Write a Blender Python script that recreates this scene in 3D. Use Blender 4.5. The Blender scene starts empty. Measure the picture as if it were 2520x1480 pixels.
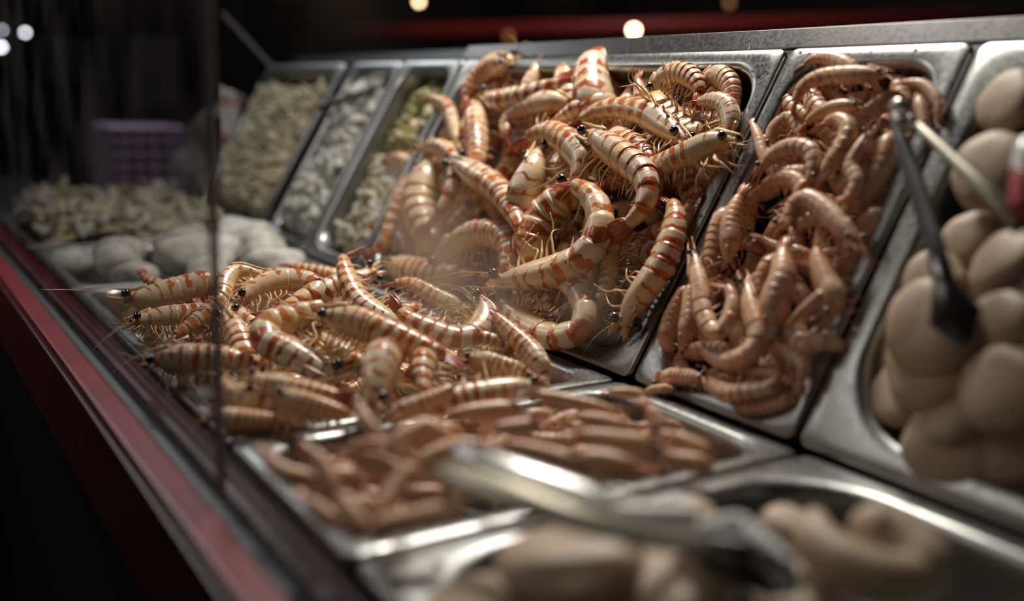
import bpy, math, random
import numpy as np
from mathutils import Matrix, Vector
SC = bpy.context.scene
COL = SC.collection
RNG = random.Random(7)
# ------------------------------------------------------------------ camera
cam_data = bpy.data.cameras.new('camera')
cam = bpy.data.objects.new('camera', cam_data)
COL.objects.link(cam)
RIGHT = Vector((0.53941, 0.84151, 0.02996)); UP = Vector((-0.18214, 0.08187, 0.97986)); FWD = Vector((-0.82211, 0.53400, -0.19744))
M = Matrix((RIGHT, UP, -FWD)).transposed().to_4x4()
M.translation = Vector((0.6293, -0.5292, 0.2290))
cam.matrix_world = M
cam_data.sensor_width = 36.0
cam_data.lens = 35.215
cam_data.clip_start = 0.01
cam_data.dof.use_dof = True
cam_data.dof.focus_distance = 0.925
cam_data.dof.aperture_fstop = 1.9
SC.camera = cam
SC.view_settings.view_transform = 'Standard'
SC.view_settings.look = 'None'
SC.view_settings.gamma = 1.0
SC.view_settings.use_curve_mapping = False
SC.view_settings.exposure = 0.0
SC.cycles.use_denoising = True
SC.cycles.max_bounces = 7
SC.cycles.use_adaptive_sampling = True
SC.cycles.adaptive_threshold = 0.02
SC.cycles.transparent_max_bounces = 16
SC.cycles.sample_clamp_indirect = 4.0
# ------------------------------------------------------------------ light
world = bpy.data.worlds.new('dim_market_hall'); SC.world = world
world.use_nodes = True
bg = world.node_tree.nodes['Background']
bg.inputs[0].default_value = (0.75, 0.8, 0.9, 1); bg.inputs[1].default_value = 0.012

def area(name, loc, target, size, size_y, power, color, spread=180):
    d = bpy.data.lights.new(name, 'AREA'); d.shape = 'RECTANGLE'; d.size = size; d.size_y = size_y
    d.energy = power; d.color = color; d.spread = math.radians(spread)
    o = bpy.data.objects.new(name, d); COL.objects.link(o); o.location = loc
    o.rotation_euler = (Vector(target) - Vector(loc)).to_track_quat('-Z', 'Y').to_euler()
    return o
area('market_lamp', (-1.10, -0.75, 0.78), (-0.2, 0.0, 0.05), 0.45, 0.14, 4.6, (1.0, 0.97, 0.93))
area('case_lamp', (-0.38, 0.20, 0.92), (-0.20, -0.14, 0.0), 0.40, 0.10, 9.0, (1.0, 0.95, 0.87), 150)
area('added_hall_fill', (-3.0, 2.2, 2.4), (-4.0, 3.5, 0.5), 1.0, 1.0, 14.0, (1.0, 0.9, 0.85))  # unseen lamp added to lift the red rail and back wall
area('added_crate_fill', (-1.75, 0.0, 0.9), (-1.6, 0.0, 0.0), 0.3, 0.3, 3.0, (0.9, 0.95, 1.0))  # unseen lamp added to brighten the crate and the white lumps

# ------------------------------------------------------------------ nodes
def mat(name):
    m = bpy.data.materials.new(name); m.use_nodes = True
    nt = m.node_tree; b = nt.nodes['Principled BSDF']
    return m, nt, b
def N(nt, t, **kw):
    n = nt.nodes.new(t)
    for k, v in kw.items():
        if k.startswith('i_'):
            key = k[2:]
            n.inputs[int(key) if key.isdigit() else key].default_value = v
        else: setattr(n, k, v)
    return n
def math_(nt, op, a, b=None, clamp=False):
    n = nt.nodes.new('ShaderNodeMath'); n.operation = op; n.use_clamp = clamp
    for i, v in enumerate((a, b)):
        if v is None: continue
        if isinstance(v, (int, float)): n.inputs[i].default_value = v
        else: nt.links.new(v, n.inputs[i])
    return n.outputs[0]
def smooth(nt, x, lo, hi):
    n = nt.nodes.new('ShaderNodeMapRange'); n.interpolation_type = 'SMOOTHSTEP'
    nt.links.new(x, n.inputs[0]); n.inputs[1].default_value = lo; n.inputs[2].default_value = hi
    return n.outputs[0]
def mixc(nt, fac, a, b):
    n = nt.nodes.new('ShaderNodeMix'); n.data_type = 'RGBA'
    for i, v in ((0, fac), (6, a), (7, b)):
        if isinstance(v, (int, float)): n.inputs[i].default_value = v
        elif isinstance(v, tuple): n.inputs[i].default_value = (*v, 1)
        else: nt.links.new(v, n.inputs[i])
    return n.outputs[2]
def noise(nt, scale, detail=3, rough=.55, coord='Object', off=None):
    tc = nt.nodes.new('ShaderNodeTexCoord'); n = nt.nodes.new('ShaderNodeTexNoise')
    n.inputs['Scale'].default_value = scale; n.inputs['Detail'].default_value = detail; n.inputs['Roughness'].default_value = rough
    nt.links.new(tc.outputs[coord], n.inputs['Vector'])
    return n.outputs['Fac']
def bump(nt, b, h, strength, dist=0.001):
    n = nt.nodes.new('ShaderNodeBump'); n.inputs['Strength'].default_value = strength; n.inputs['Distance'].default_value = dist
    nt.links.new(h, n.inputs['Height']); nt.links.new(n.outputs[0], b.inputs['Normal'])
def plain(name, col, rough=.5, metal=0., spec=.5, coat=0., var=0., vscale=30., bmp=0., bscale=120.):
    m, nt, b = mat(name)
    b.inputs['Base Color'].default_value = (*col, 1); b.inputs['Roughness'].default_value = rough
    b.inputs['Metallic'].default_value = metal; b.inputs['Specular IOR Level'].default_value = spec
    b.inputs['Coat Weight'].default_value = coat
    if var:
        c2 = tuple(c * (1 - var) for c in col)
        nt.links.new(mixc(nt, smooth(nt, noise(nt, vscale), .35, .65), col, c2), b.inputs['Base Color'])
    if bmp: bump(nt, b, noise(nt, bscale, 2), bmp)
    return m

def shell_material(name, kind, lo=.14, spread=.28):
    """prawn shell: u runs along the body (0.5 = start of abdomen, 0.1 per segment), v from back (0) to belly (1)"""
    m, nt, b = mat(name)
    uv = nt.nodes.new('ShaderNodeUVMap'); uv.uv_map = 'UVMap'
    sp = nt.nodes.new('ShaderNodeSeparateXYZ'); nt.links.new(uv.outputs[0], sp.inputs[0])
    u, v = sp.outputs[0], sp.outputs[1]
    useg = math_(nt, 'MULTIPLY', math_(nt, 'SUBTRACT', u, .5), 10.)
    rnd = nt.nodes.new('ShaderNodeObjectInfo').outputs['Random']
    n1 = noise(nt, 60, 3); n2 = noise(nt, 150, 3, .6); n3 = noise(nt, 28, 2)
    wob = math_(nt, 'MULTIPLY', math_(nt, 'SUBTRACT', n1, .5), 1.1 if kind == 'striped' else .6)
    if kind == 'striped':
        ab = math_(nt, 'GREATER_THAN', useg, 0.)
        freq = math_(nt, 'ADD', 1.0, math_(nt, 'MULTIPLY', math_(nt, 'SUBTRACT', 1., ab), 0.5))
        ph = math_(nt, 'MULTIPLY', math_(nt, 'ADD', useg, math_(nt, 'ADD', wob, math_(nt, 'MULTIPLY', rnd, 3.))), freq)
        s = math_(nt, 'SINE', math_(nt, 'MULTIPLY', ph, 6.2832))
        s = math_(nt, 'ADD', s, math_(nt, 'MULTIPLY', math_(nt, 'SUBTRACT', n2, .5), 1.8))
        # bands fade and break into spots towards the belly
        vm = math_(nt, 'SUBTRACT', math_(nt, 'MULTIPLY', math_(nt, 'SUBTRACT', v, math_(nt, 'ADD', lo, math_(nt, 'MULTIPLY', rnd, spread))), -3.4), math_(nt, 'MULTIPLY', math_(nt, 'SUBTRACT', n1, .5), -4.6))
        vm = math_(nt, 'MINIMUM', vm, .15)
        head = math_(nt, 'MULTIPLY', math_(nt, 'SUBTRACT', 1., ab), -.65)
        s = math_(nt, 'ADD', math_(nt, 'ADD', s, vm), head)
        band = smooth(nt, s, .0, .36)
        white = mixc(nt, smooth(nt, n3, .4, .6), (.74, .54, .34), (.70, .57, .42))
        cream = mixc(nt, smooth(nt, n1, .4, .62), (.68, .41, .17), (.70, .49, .26))
        base = mixc(nt, smooth(nt, v, .34, .75), white, cream)
        ora = mixc(nt, smooth(nt, n3, .38, .62), (.56, .15, .014), (.36, .065, .014))
        ora = mixc(nt, smooth(nt, v, .2, .6), ora, (.58, .22, .05))
        # tail end turns orange
        base = mixc(nt, math_(nt, 'MULTIPLY', smooth(nt, useg, 3.8, 6.), .55), base, (.48, .20, .09))
        col = mixc(nt, math_(nt, 'MULTIPLY', band, .97), base, ora)
    else:
        base = mixc(nt, smooth(nt, n3, .35, .65), (.76, .46, .28), (.64, .38, .24))
        base = mixc(nt, smooth(nt, n1, .45, .7), base, (.82, .62, .45))
        fr = math_(nt, 'FRACT', math_(nt, 'ADD', useg, 5.02))
        edge = smooth(nt, math_(nt, 'ABSOLUTE', math_(nt, 'SUBTRACT', fr, .5)), .36, .5)
        col = mixc(nt, math_(nt, 'MULTIPLY', edge, .55), base, (.36, .12, .05))
        col = mixc(nt, math_(nt, 'MULTIPLY', smooth(nt, n2, .57, .68), .65), col, (.16, .11, .12))
        col = mixc(nt, math_(nt, 'MULTIPLY', smooth(nt, useg, 3.5, 6.), .5), col, (.45, .17, .07))
        col = mixc(nt, math_(nt, 'MULTIPLY', rnd, .4), col, (.60, .28, .13))
    nt.links.new(col, b.inputs['Base Color'])
    b.inputs['Roughness'].default_value = .30 if kind == 'striped' else .38
    b.inputs['Coat Weight'].default_value = .35 if kind == 'striped' else .2
    b.inputs['Coat Roughness'].default_value = .12
    b.inputs['Subsurface Weight'].default_value = .12
    b.inputs['Subsurface Scale'].default_value = .004
    b.inputs['Subsurface Radius'].default_value = (1., .5, .3)
    bump(nt, b, noise(nt, 170, 3), .25, .002)
    return m
def limb_material(name, c1, c2, rough=.3):
    m, nt, b = mat(name)
    nt.links.new(mixc(nt, smooth(nt, noise(nt, 70), .4, .6), c1, c2), b.inputs['Base Color'])
    b.inputs['Roughness'].default_value = rough; b.inputs['Coat Weight'].default_value = .2
    return m
MAT = {
 'shell_striped': shell_material('striped_shell', 'striped'),
 'shell_banded': shell_material('banded_shell', 'striped', .34, .22),
 'shell_pink': shell_material('pink_shell', 'pink'),
 'fan_striped': limb_material('orange_tail_fan', (.46, .13, .04), (.34, .07, .045)),
 'fan_pink': limb_material('pink_tail_fan', (.66, .26, .11), (.58, .27, .15)),
 'leg_striped': limb_material('cream_legs', (.74, .52, .27), (.62, .34, .15)),
 'leg_pink': limb_material('pink_legs', (.70, .38, .20), (.58, .26, .13)),
 'swim_striped': limb_material('cream_swimmerets', (.62, .42, .27), (.46, .22, .15)),
 'swim_pink': limb_material('pink_swimmerets', (.72, .45, .30), (.58, .32, .20)),
 'eye': plain('black_eye', (.006, .005, .006), .08, coat=1.),
}
def steel(name, col, rough, bscale=9.):
    m, nt, b = mat(name)
    b.inputs['Metallic'].default_value = 1.
    n = noise(nt, bscale, 4, .6); g = noise(nt, 260, 3, .7)
    nt.links.new(mixc(nt, smooth(nt, n, .3, .7), col, tuple(c * .82 for c in col)), b.inputs['Base Color'])
    r = nt.nodes.new('ShaderNodeMapRange'); nt.links.new(g, r.inputs[0])
    r.inputs[1].default_value = .3; r.inputs[2].default_value = .7; r.inputs[3].default_value = rough * .8; r.inputs[4].default_value = rough * 1.25
    nt.links.new(r.outputs[0], b.inputs['Roughness'])
    bump(nt, b, g, .06, .0006)
    return m
MAT['steel'] = steel('brushed_stainless_steel', (.40, .405, .39), .33)
MAT['steel_dark'] = steel('dark_steel', (.16, .155, .155), .38)
MAT['steel_bright'] = steel('polished_steel', (.66, .65, .63), .30)
MAT['steel_warm'] = plain('warm_worn_steel', (.50, .46, .36), .42, metal=.55, var=.15)
MAT['red'] = plain('red_enamel', (.20, .008, .016), .42, var=.3, vscale=12, bmp=.25, bscale=300)
MAT['dark_red'] = plain('dark_red_enamel', (.085, .006, .008), .42, var=.3, vscale=9)
MAT['black'] = plain('black_plastic', (.012, .011, .012), .45)
MAT['maroon'] = plain('maroon_trim', (.09, .018, .03), .22, metal=.2, coat=.4, bmp=.2, bscale=400)
MAT['rail'] = steel('dark_rail_metal', (.10, .095, .095), .32)

# ------------------------------------------------------------------ mesh helpers
def link(name, mesh, parent=None, loc=None):
    o = bpy.data.objects.new(name, mesh); COL.objects.link(o)
    if parent is not None: o.parent = parent
    if loc is not None: o.location = loc
    return o
def mesh(name, V, F, mats, UV=None, smooth_=True, mi=None):
    me = bpy.data.meshes.new(name)
    me.from_pydata([tuple(map(float, v)) for v in V], [], F)
    for m in (mats if isinstance(mats, (list, tuple)) else [mats]): me.materials.append(m)
    if smooth_: me.polygons.foreach_set('use_smooth', [True] * len(me.polygons))
    if mi is not None: me.polygons.foreach_set('material_index', mi)
    if UV is not None:
        uvl = me.uv_layers.new(name='UVMap')
        li = np.zeros(len(me.loops), dtype=np.int32); me.loops.foreach_get('vertex_index', li)
        uvl.data.foreach_set('uv', np.asarray(UV, dtype=np.float32)[li].ravel())
    me.update()
    return me
def tag(o, label=None, cat=None, group=None, kind=None):
    if label: o['label'] = label
    if cat: o['category'] = cat
    if group: o['group'] = group
    if kind: o['kind'] = kind
    return o
def empty(name, loc, rot=None):
    o = bpy.data.objects.new(name, None); COL.objects.link(o); o.location = loc; o.empty_display_size = .01
    if rot is not None: o.rotation_euler = rot
    return o
class MB:
    def __init__(s): s.V = []; s.F = []; s.UV = []; s.mi = []
    def add(s, V, F, UV=None, m=0):
        k = len(s.V); s.V += [tuple(v) for v in V]; s.F += [tuple(i + k for i in f) for f in F]
        s.UV += list(UV) if UV is not None else [(0.5, .5)] * len(V); s.mi += [m] * len(F)
    def box(s, x0, x1, y0, y1, z0, z1, m=0):
        V = [(x, y, z) for z in (z0, z1) for y in (y0, y1) for x in (x0, x1)]
        s.add(V, [(0, 2, 3, 1), (4, 5, 7, 6), (0, 1, 5, 4), (2, 6, 7, 3), (0, 4, 6, 2), (1, 3, 7, 5)], m=m)
    def build(s, name, mats, parent=None, loc=None, smooth_=True, tf=None, bev=0):
        V = s.V if tf is None else [tf(*v) for v in s.V]
        me = mesh(name, V, s.F, mats, s.UV, smooth_, s.mi)
        o = link(name, me, parent, loc)
        if bev:
            b = o.modifiers.new('bevel', 'BEVEL'); b.width = bev; b.segments = 2; b.limit_method = 'ANGLE'
        return o
def unit(v):
    return v / max(np.linalg.norm(v), 1e-12)
def sweep(P, rx, ry, n0, nring=8, cap=True, uvf=None):
    """tube along P; ry along the carried normal, rx sideways"""
    P = np.asarray(P, float); n = len(P)
    T = np.gradient(P, axis=0); T /= np.maximum(np.linalg.norm(T, axis=1, keepdims=True), 1e-12)
    V = []; UV = []; nn = np.asarray(n0, float)
    for i in range(n):
        nn = unit(nn - (nn @ T[i]) * T[i]); b = np.cross(T[i], nn)
        for j in range(nring):
            a = 2 * math.pi * j / nring
            V.append(P[i] + nn * ry[i] * math.cos(a) + b * rx[i] * math.sin(a))
            UV.append((i / (n - 1), abs(1 - j * 2 / nring)))
    F = [(i * nring + j, i * nring + (j + 1) % nring, (i + 1) * nring + (j + 1) % nring, (i + 1) * nring + j) for i in range(n - 1) for j in range(nring)]
    if cap:
        F.append(tuple(range(nring))[::-1]); F.append(tuple((n - 1) * nring + j for j in range(nring)))
    return V, F, UV
def catmull(P, per=8):
    P = np.asarray(P, float)
    Q = np.vstack([2 * P[0] - P[1], P, 2 * P[-1] - P[-2]]); out = []
    for i in range(1, len(Q) - 2):
        for t in np.linspace(0, 1, per, endpoint=False):
            a, b, c, d = Q[i - 1], Q[i], Q[i + 1], Q[i + 2]
            out.append(.5 * (2 * b + (c - a) * t + (2 * a - 5 * b + 4 * c - d) * t * t + (3 * b - a - 3 * c + d) * t ** 3))
    out.append(P[-1]); return np.array(out)
def resample(P, s):
    d = np.r_[0, np.cumsum(np.linalg.norm(np.diff(P, axis=0), axis=1))]; d /= d[-1]
    return np.stack([np.interp(s, d, P[:, k]) for k in range(3)], 1)
def sphere(c, r, nu=14, nv=9, sq=(1, 1, 1)):
    V = []; F = []
    for i in range(nv + 1):
        th = math.pi * i / nv
        for j in range(nu):
            a = 2 * math.pi * j / nu
            V.append((c[0] + r * sq[0] * math.sin(th) * math.cos(a), c[1] + r * sq[1] * math.sin(th) * math.sin(a), c[2] + r * sq[2] * math.cos(th)))
    for i in range(nv):
        for j in range(nu): F.append((i * nu + j, (i + 1) * nu + j, (i + 1) * nu + (j + 1) % nu, i * nu + (j + 1) % nu))
    return V, F

# ------------------------------------------------------------------ steel pans
TH = math.radians(60.22); CT, ST = math.cos(TH), math.sin(TH)
def back(x, v, h): return (x, v * CT - h * ST, v * ST + h * CT)          # sloping back row
def front(x, v, h): return (x, -0.0124 - v, h)                              # level front row
def rrect(x0, x1, y0, y1, r, n=10):
    pts = []
    for cx, cy, a0 in ((x1 - r, y1 - r, 0), (x0 + r, y1 - r, 90), (x0 + r, y0 + r, 180), (x1 - r, y0 + r, 270)):
        for k in range(n + 1):
            a = math.radians(a0 + 90 * k / n); pts.append((cx + r * math.cos(a), cy + r * math.sin(a)))
    return pts
def pan(label, x0, x1, v1, tf, rim, rin, depth, mirror=False, group='steel food trays'):
    """gastronorm tray: rolled outer lip, flat flange, rounded inner bend, tapered wall, dished floor"""
    prof = [(.0, .007, -.007), (-.0006, .0075, -.004), (0., .008, -.0008), (.0012, .008, 0.), (rim * .45, .012 + (rin - .012) * .3, .0004), (rim * .8, rin * .93, .0002), (rim, rin, -.0008), (rim + .0022, rin, -.0032), (rim + .0035, rin, -.0075)]
    k = rim + .0035
    prof += [(k + .004 * t, rin * (1 - .12 * t), -.0075 - (depth - .02) * t) for t in (.33, .66, 1.)]
    prof += [(k + .0075, rin * .8, -depth + .006), (k + .014, rin * .75, -depth + .001), (k + .024, rin * .6, -depth)]
    V = []; n = None
    for ins, r, z in prof:
        ring = rrect(x0 + ins, x1 - ins, ins, v1 - ins, max(r, .002))
        n = len(ring); V += [(a, b, z) for a, b in ring]
    F = []
    for i in range(len(prof) - 1):
        for j in range(n):
            F.append((i * n + j, i * n + (j + 1) % n, (i + 1) * n + (j + 1) % n, (i + 1) * n + j))
    F.append(tuple((len(prof) - 1) * n + j for j in range(n)))
    W = [tf(*v) for v in V]
    c = np.array(tf((x0 + x1) / 2, v1 / 2, -depth)); W = [np.array(w) - c for w in W]
    o = link('food_tray', mesh('food_tray', W, F, MAT['steel']), None, tuple(c))
    so = o.modifiers.new('thickness', 'SOLIDIFY'); so.thickness = .0009; so.offset = -1
    tag(o, label, 'tray', group)
    return o
pan('large steel tray of striped prawns on the sloping back row', -.562, -.003, .3218, back, .015, .040, .075)
pan('narrow steel tray of pink prawns right of the large striped one on the slope', .003, .176, .3218, back, .014, .034, .075)
pan('steel tray of round beige patties at the right end of the slope', .182, .600, .3218, back, .020, .062, .080)
pan('narrow steel tray with green and cream salad directly left of the large striped one', -.744, -.568, .3218, back, .014, .034, .075)
pan('narrow steel tray of white chunks left of the green and cream one', -.926, -.750, .3218, back, .014, .034, .075)
pan('wide steel tray of beige shredded salad behind the glass edge', -1.335, -.965, .3218, back, .018, .050, .075)
pan('level steel tray of striped prawns beside the red ledge', -.583, -.003, .3275, front, .013, .036, .062)
pan('small level steel tray of pink prawns crossed by the tongs', .004, .196, .3275, front, .013, .034, .062)
pan('nearest level steel tray holding beige patties and curled pieces', .202, .560, .3275, front, .017, .062, .070)
pan('far level steel tray of white lumps beyond the striped prawns', -.905, -.589, .3275, front, .014, .036, .062)
pan('furthest level steel tray under the leafy heap', -1.36, -.940, .3275, front, .014, .036, .062)

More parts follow.
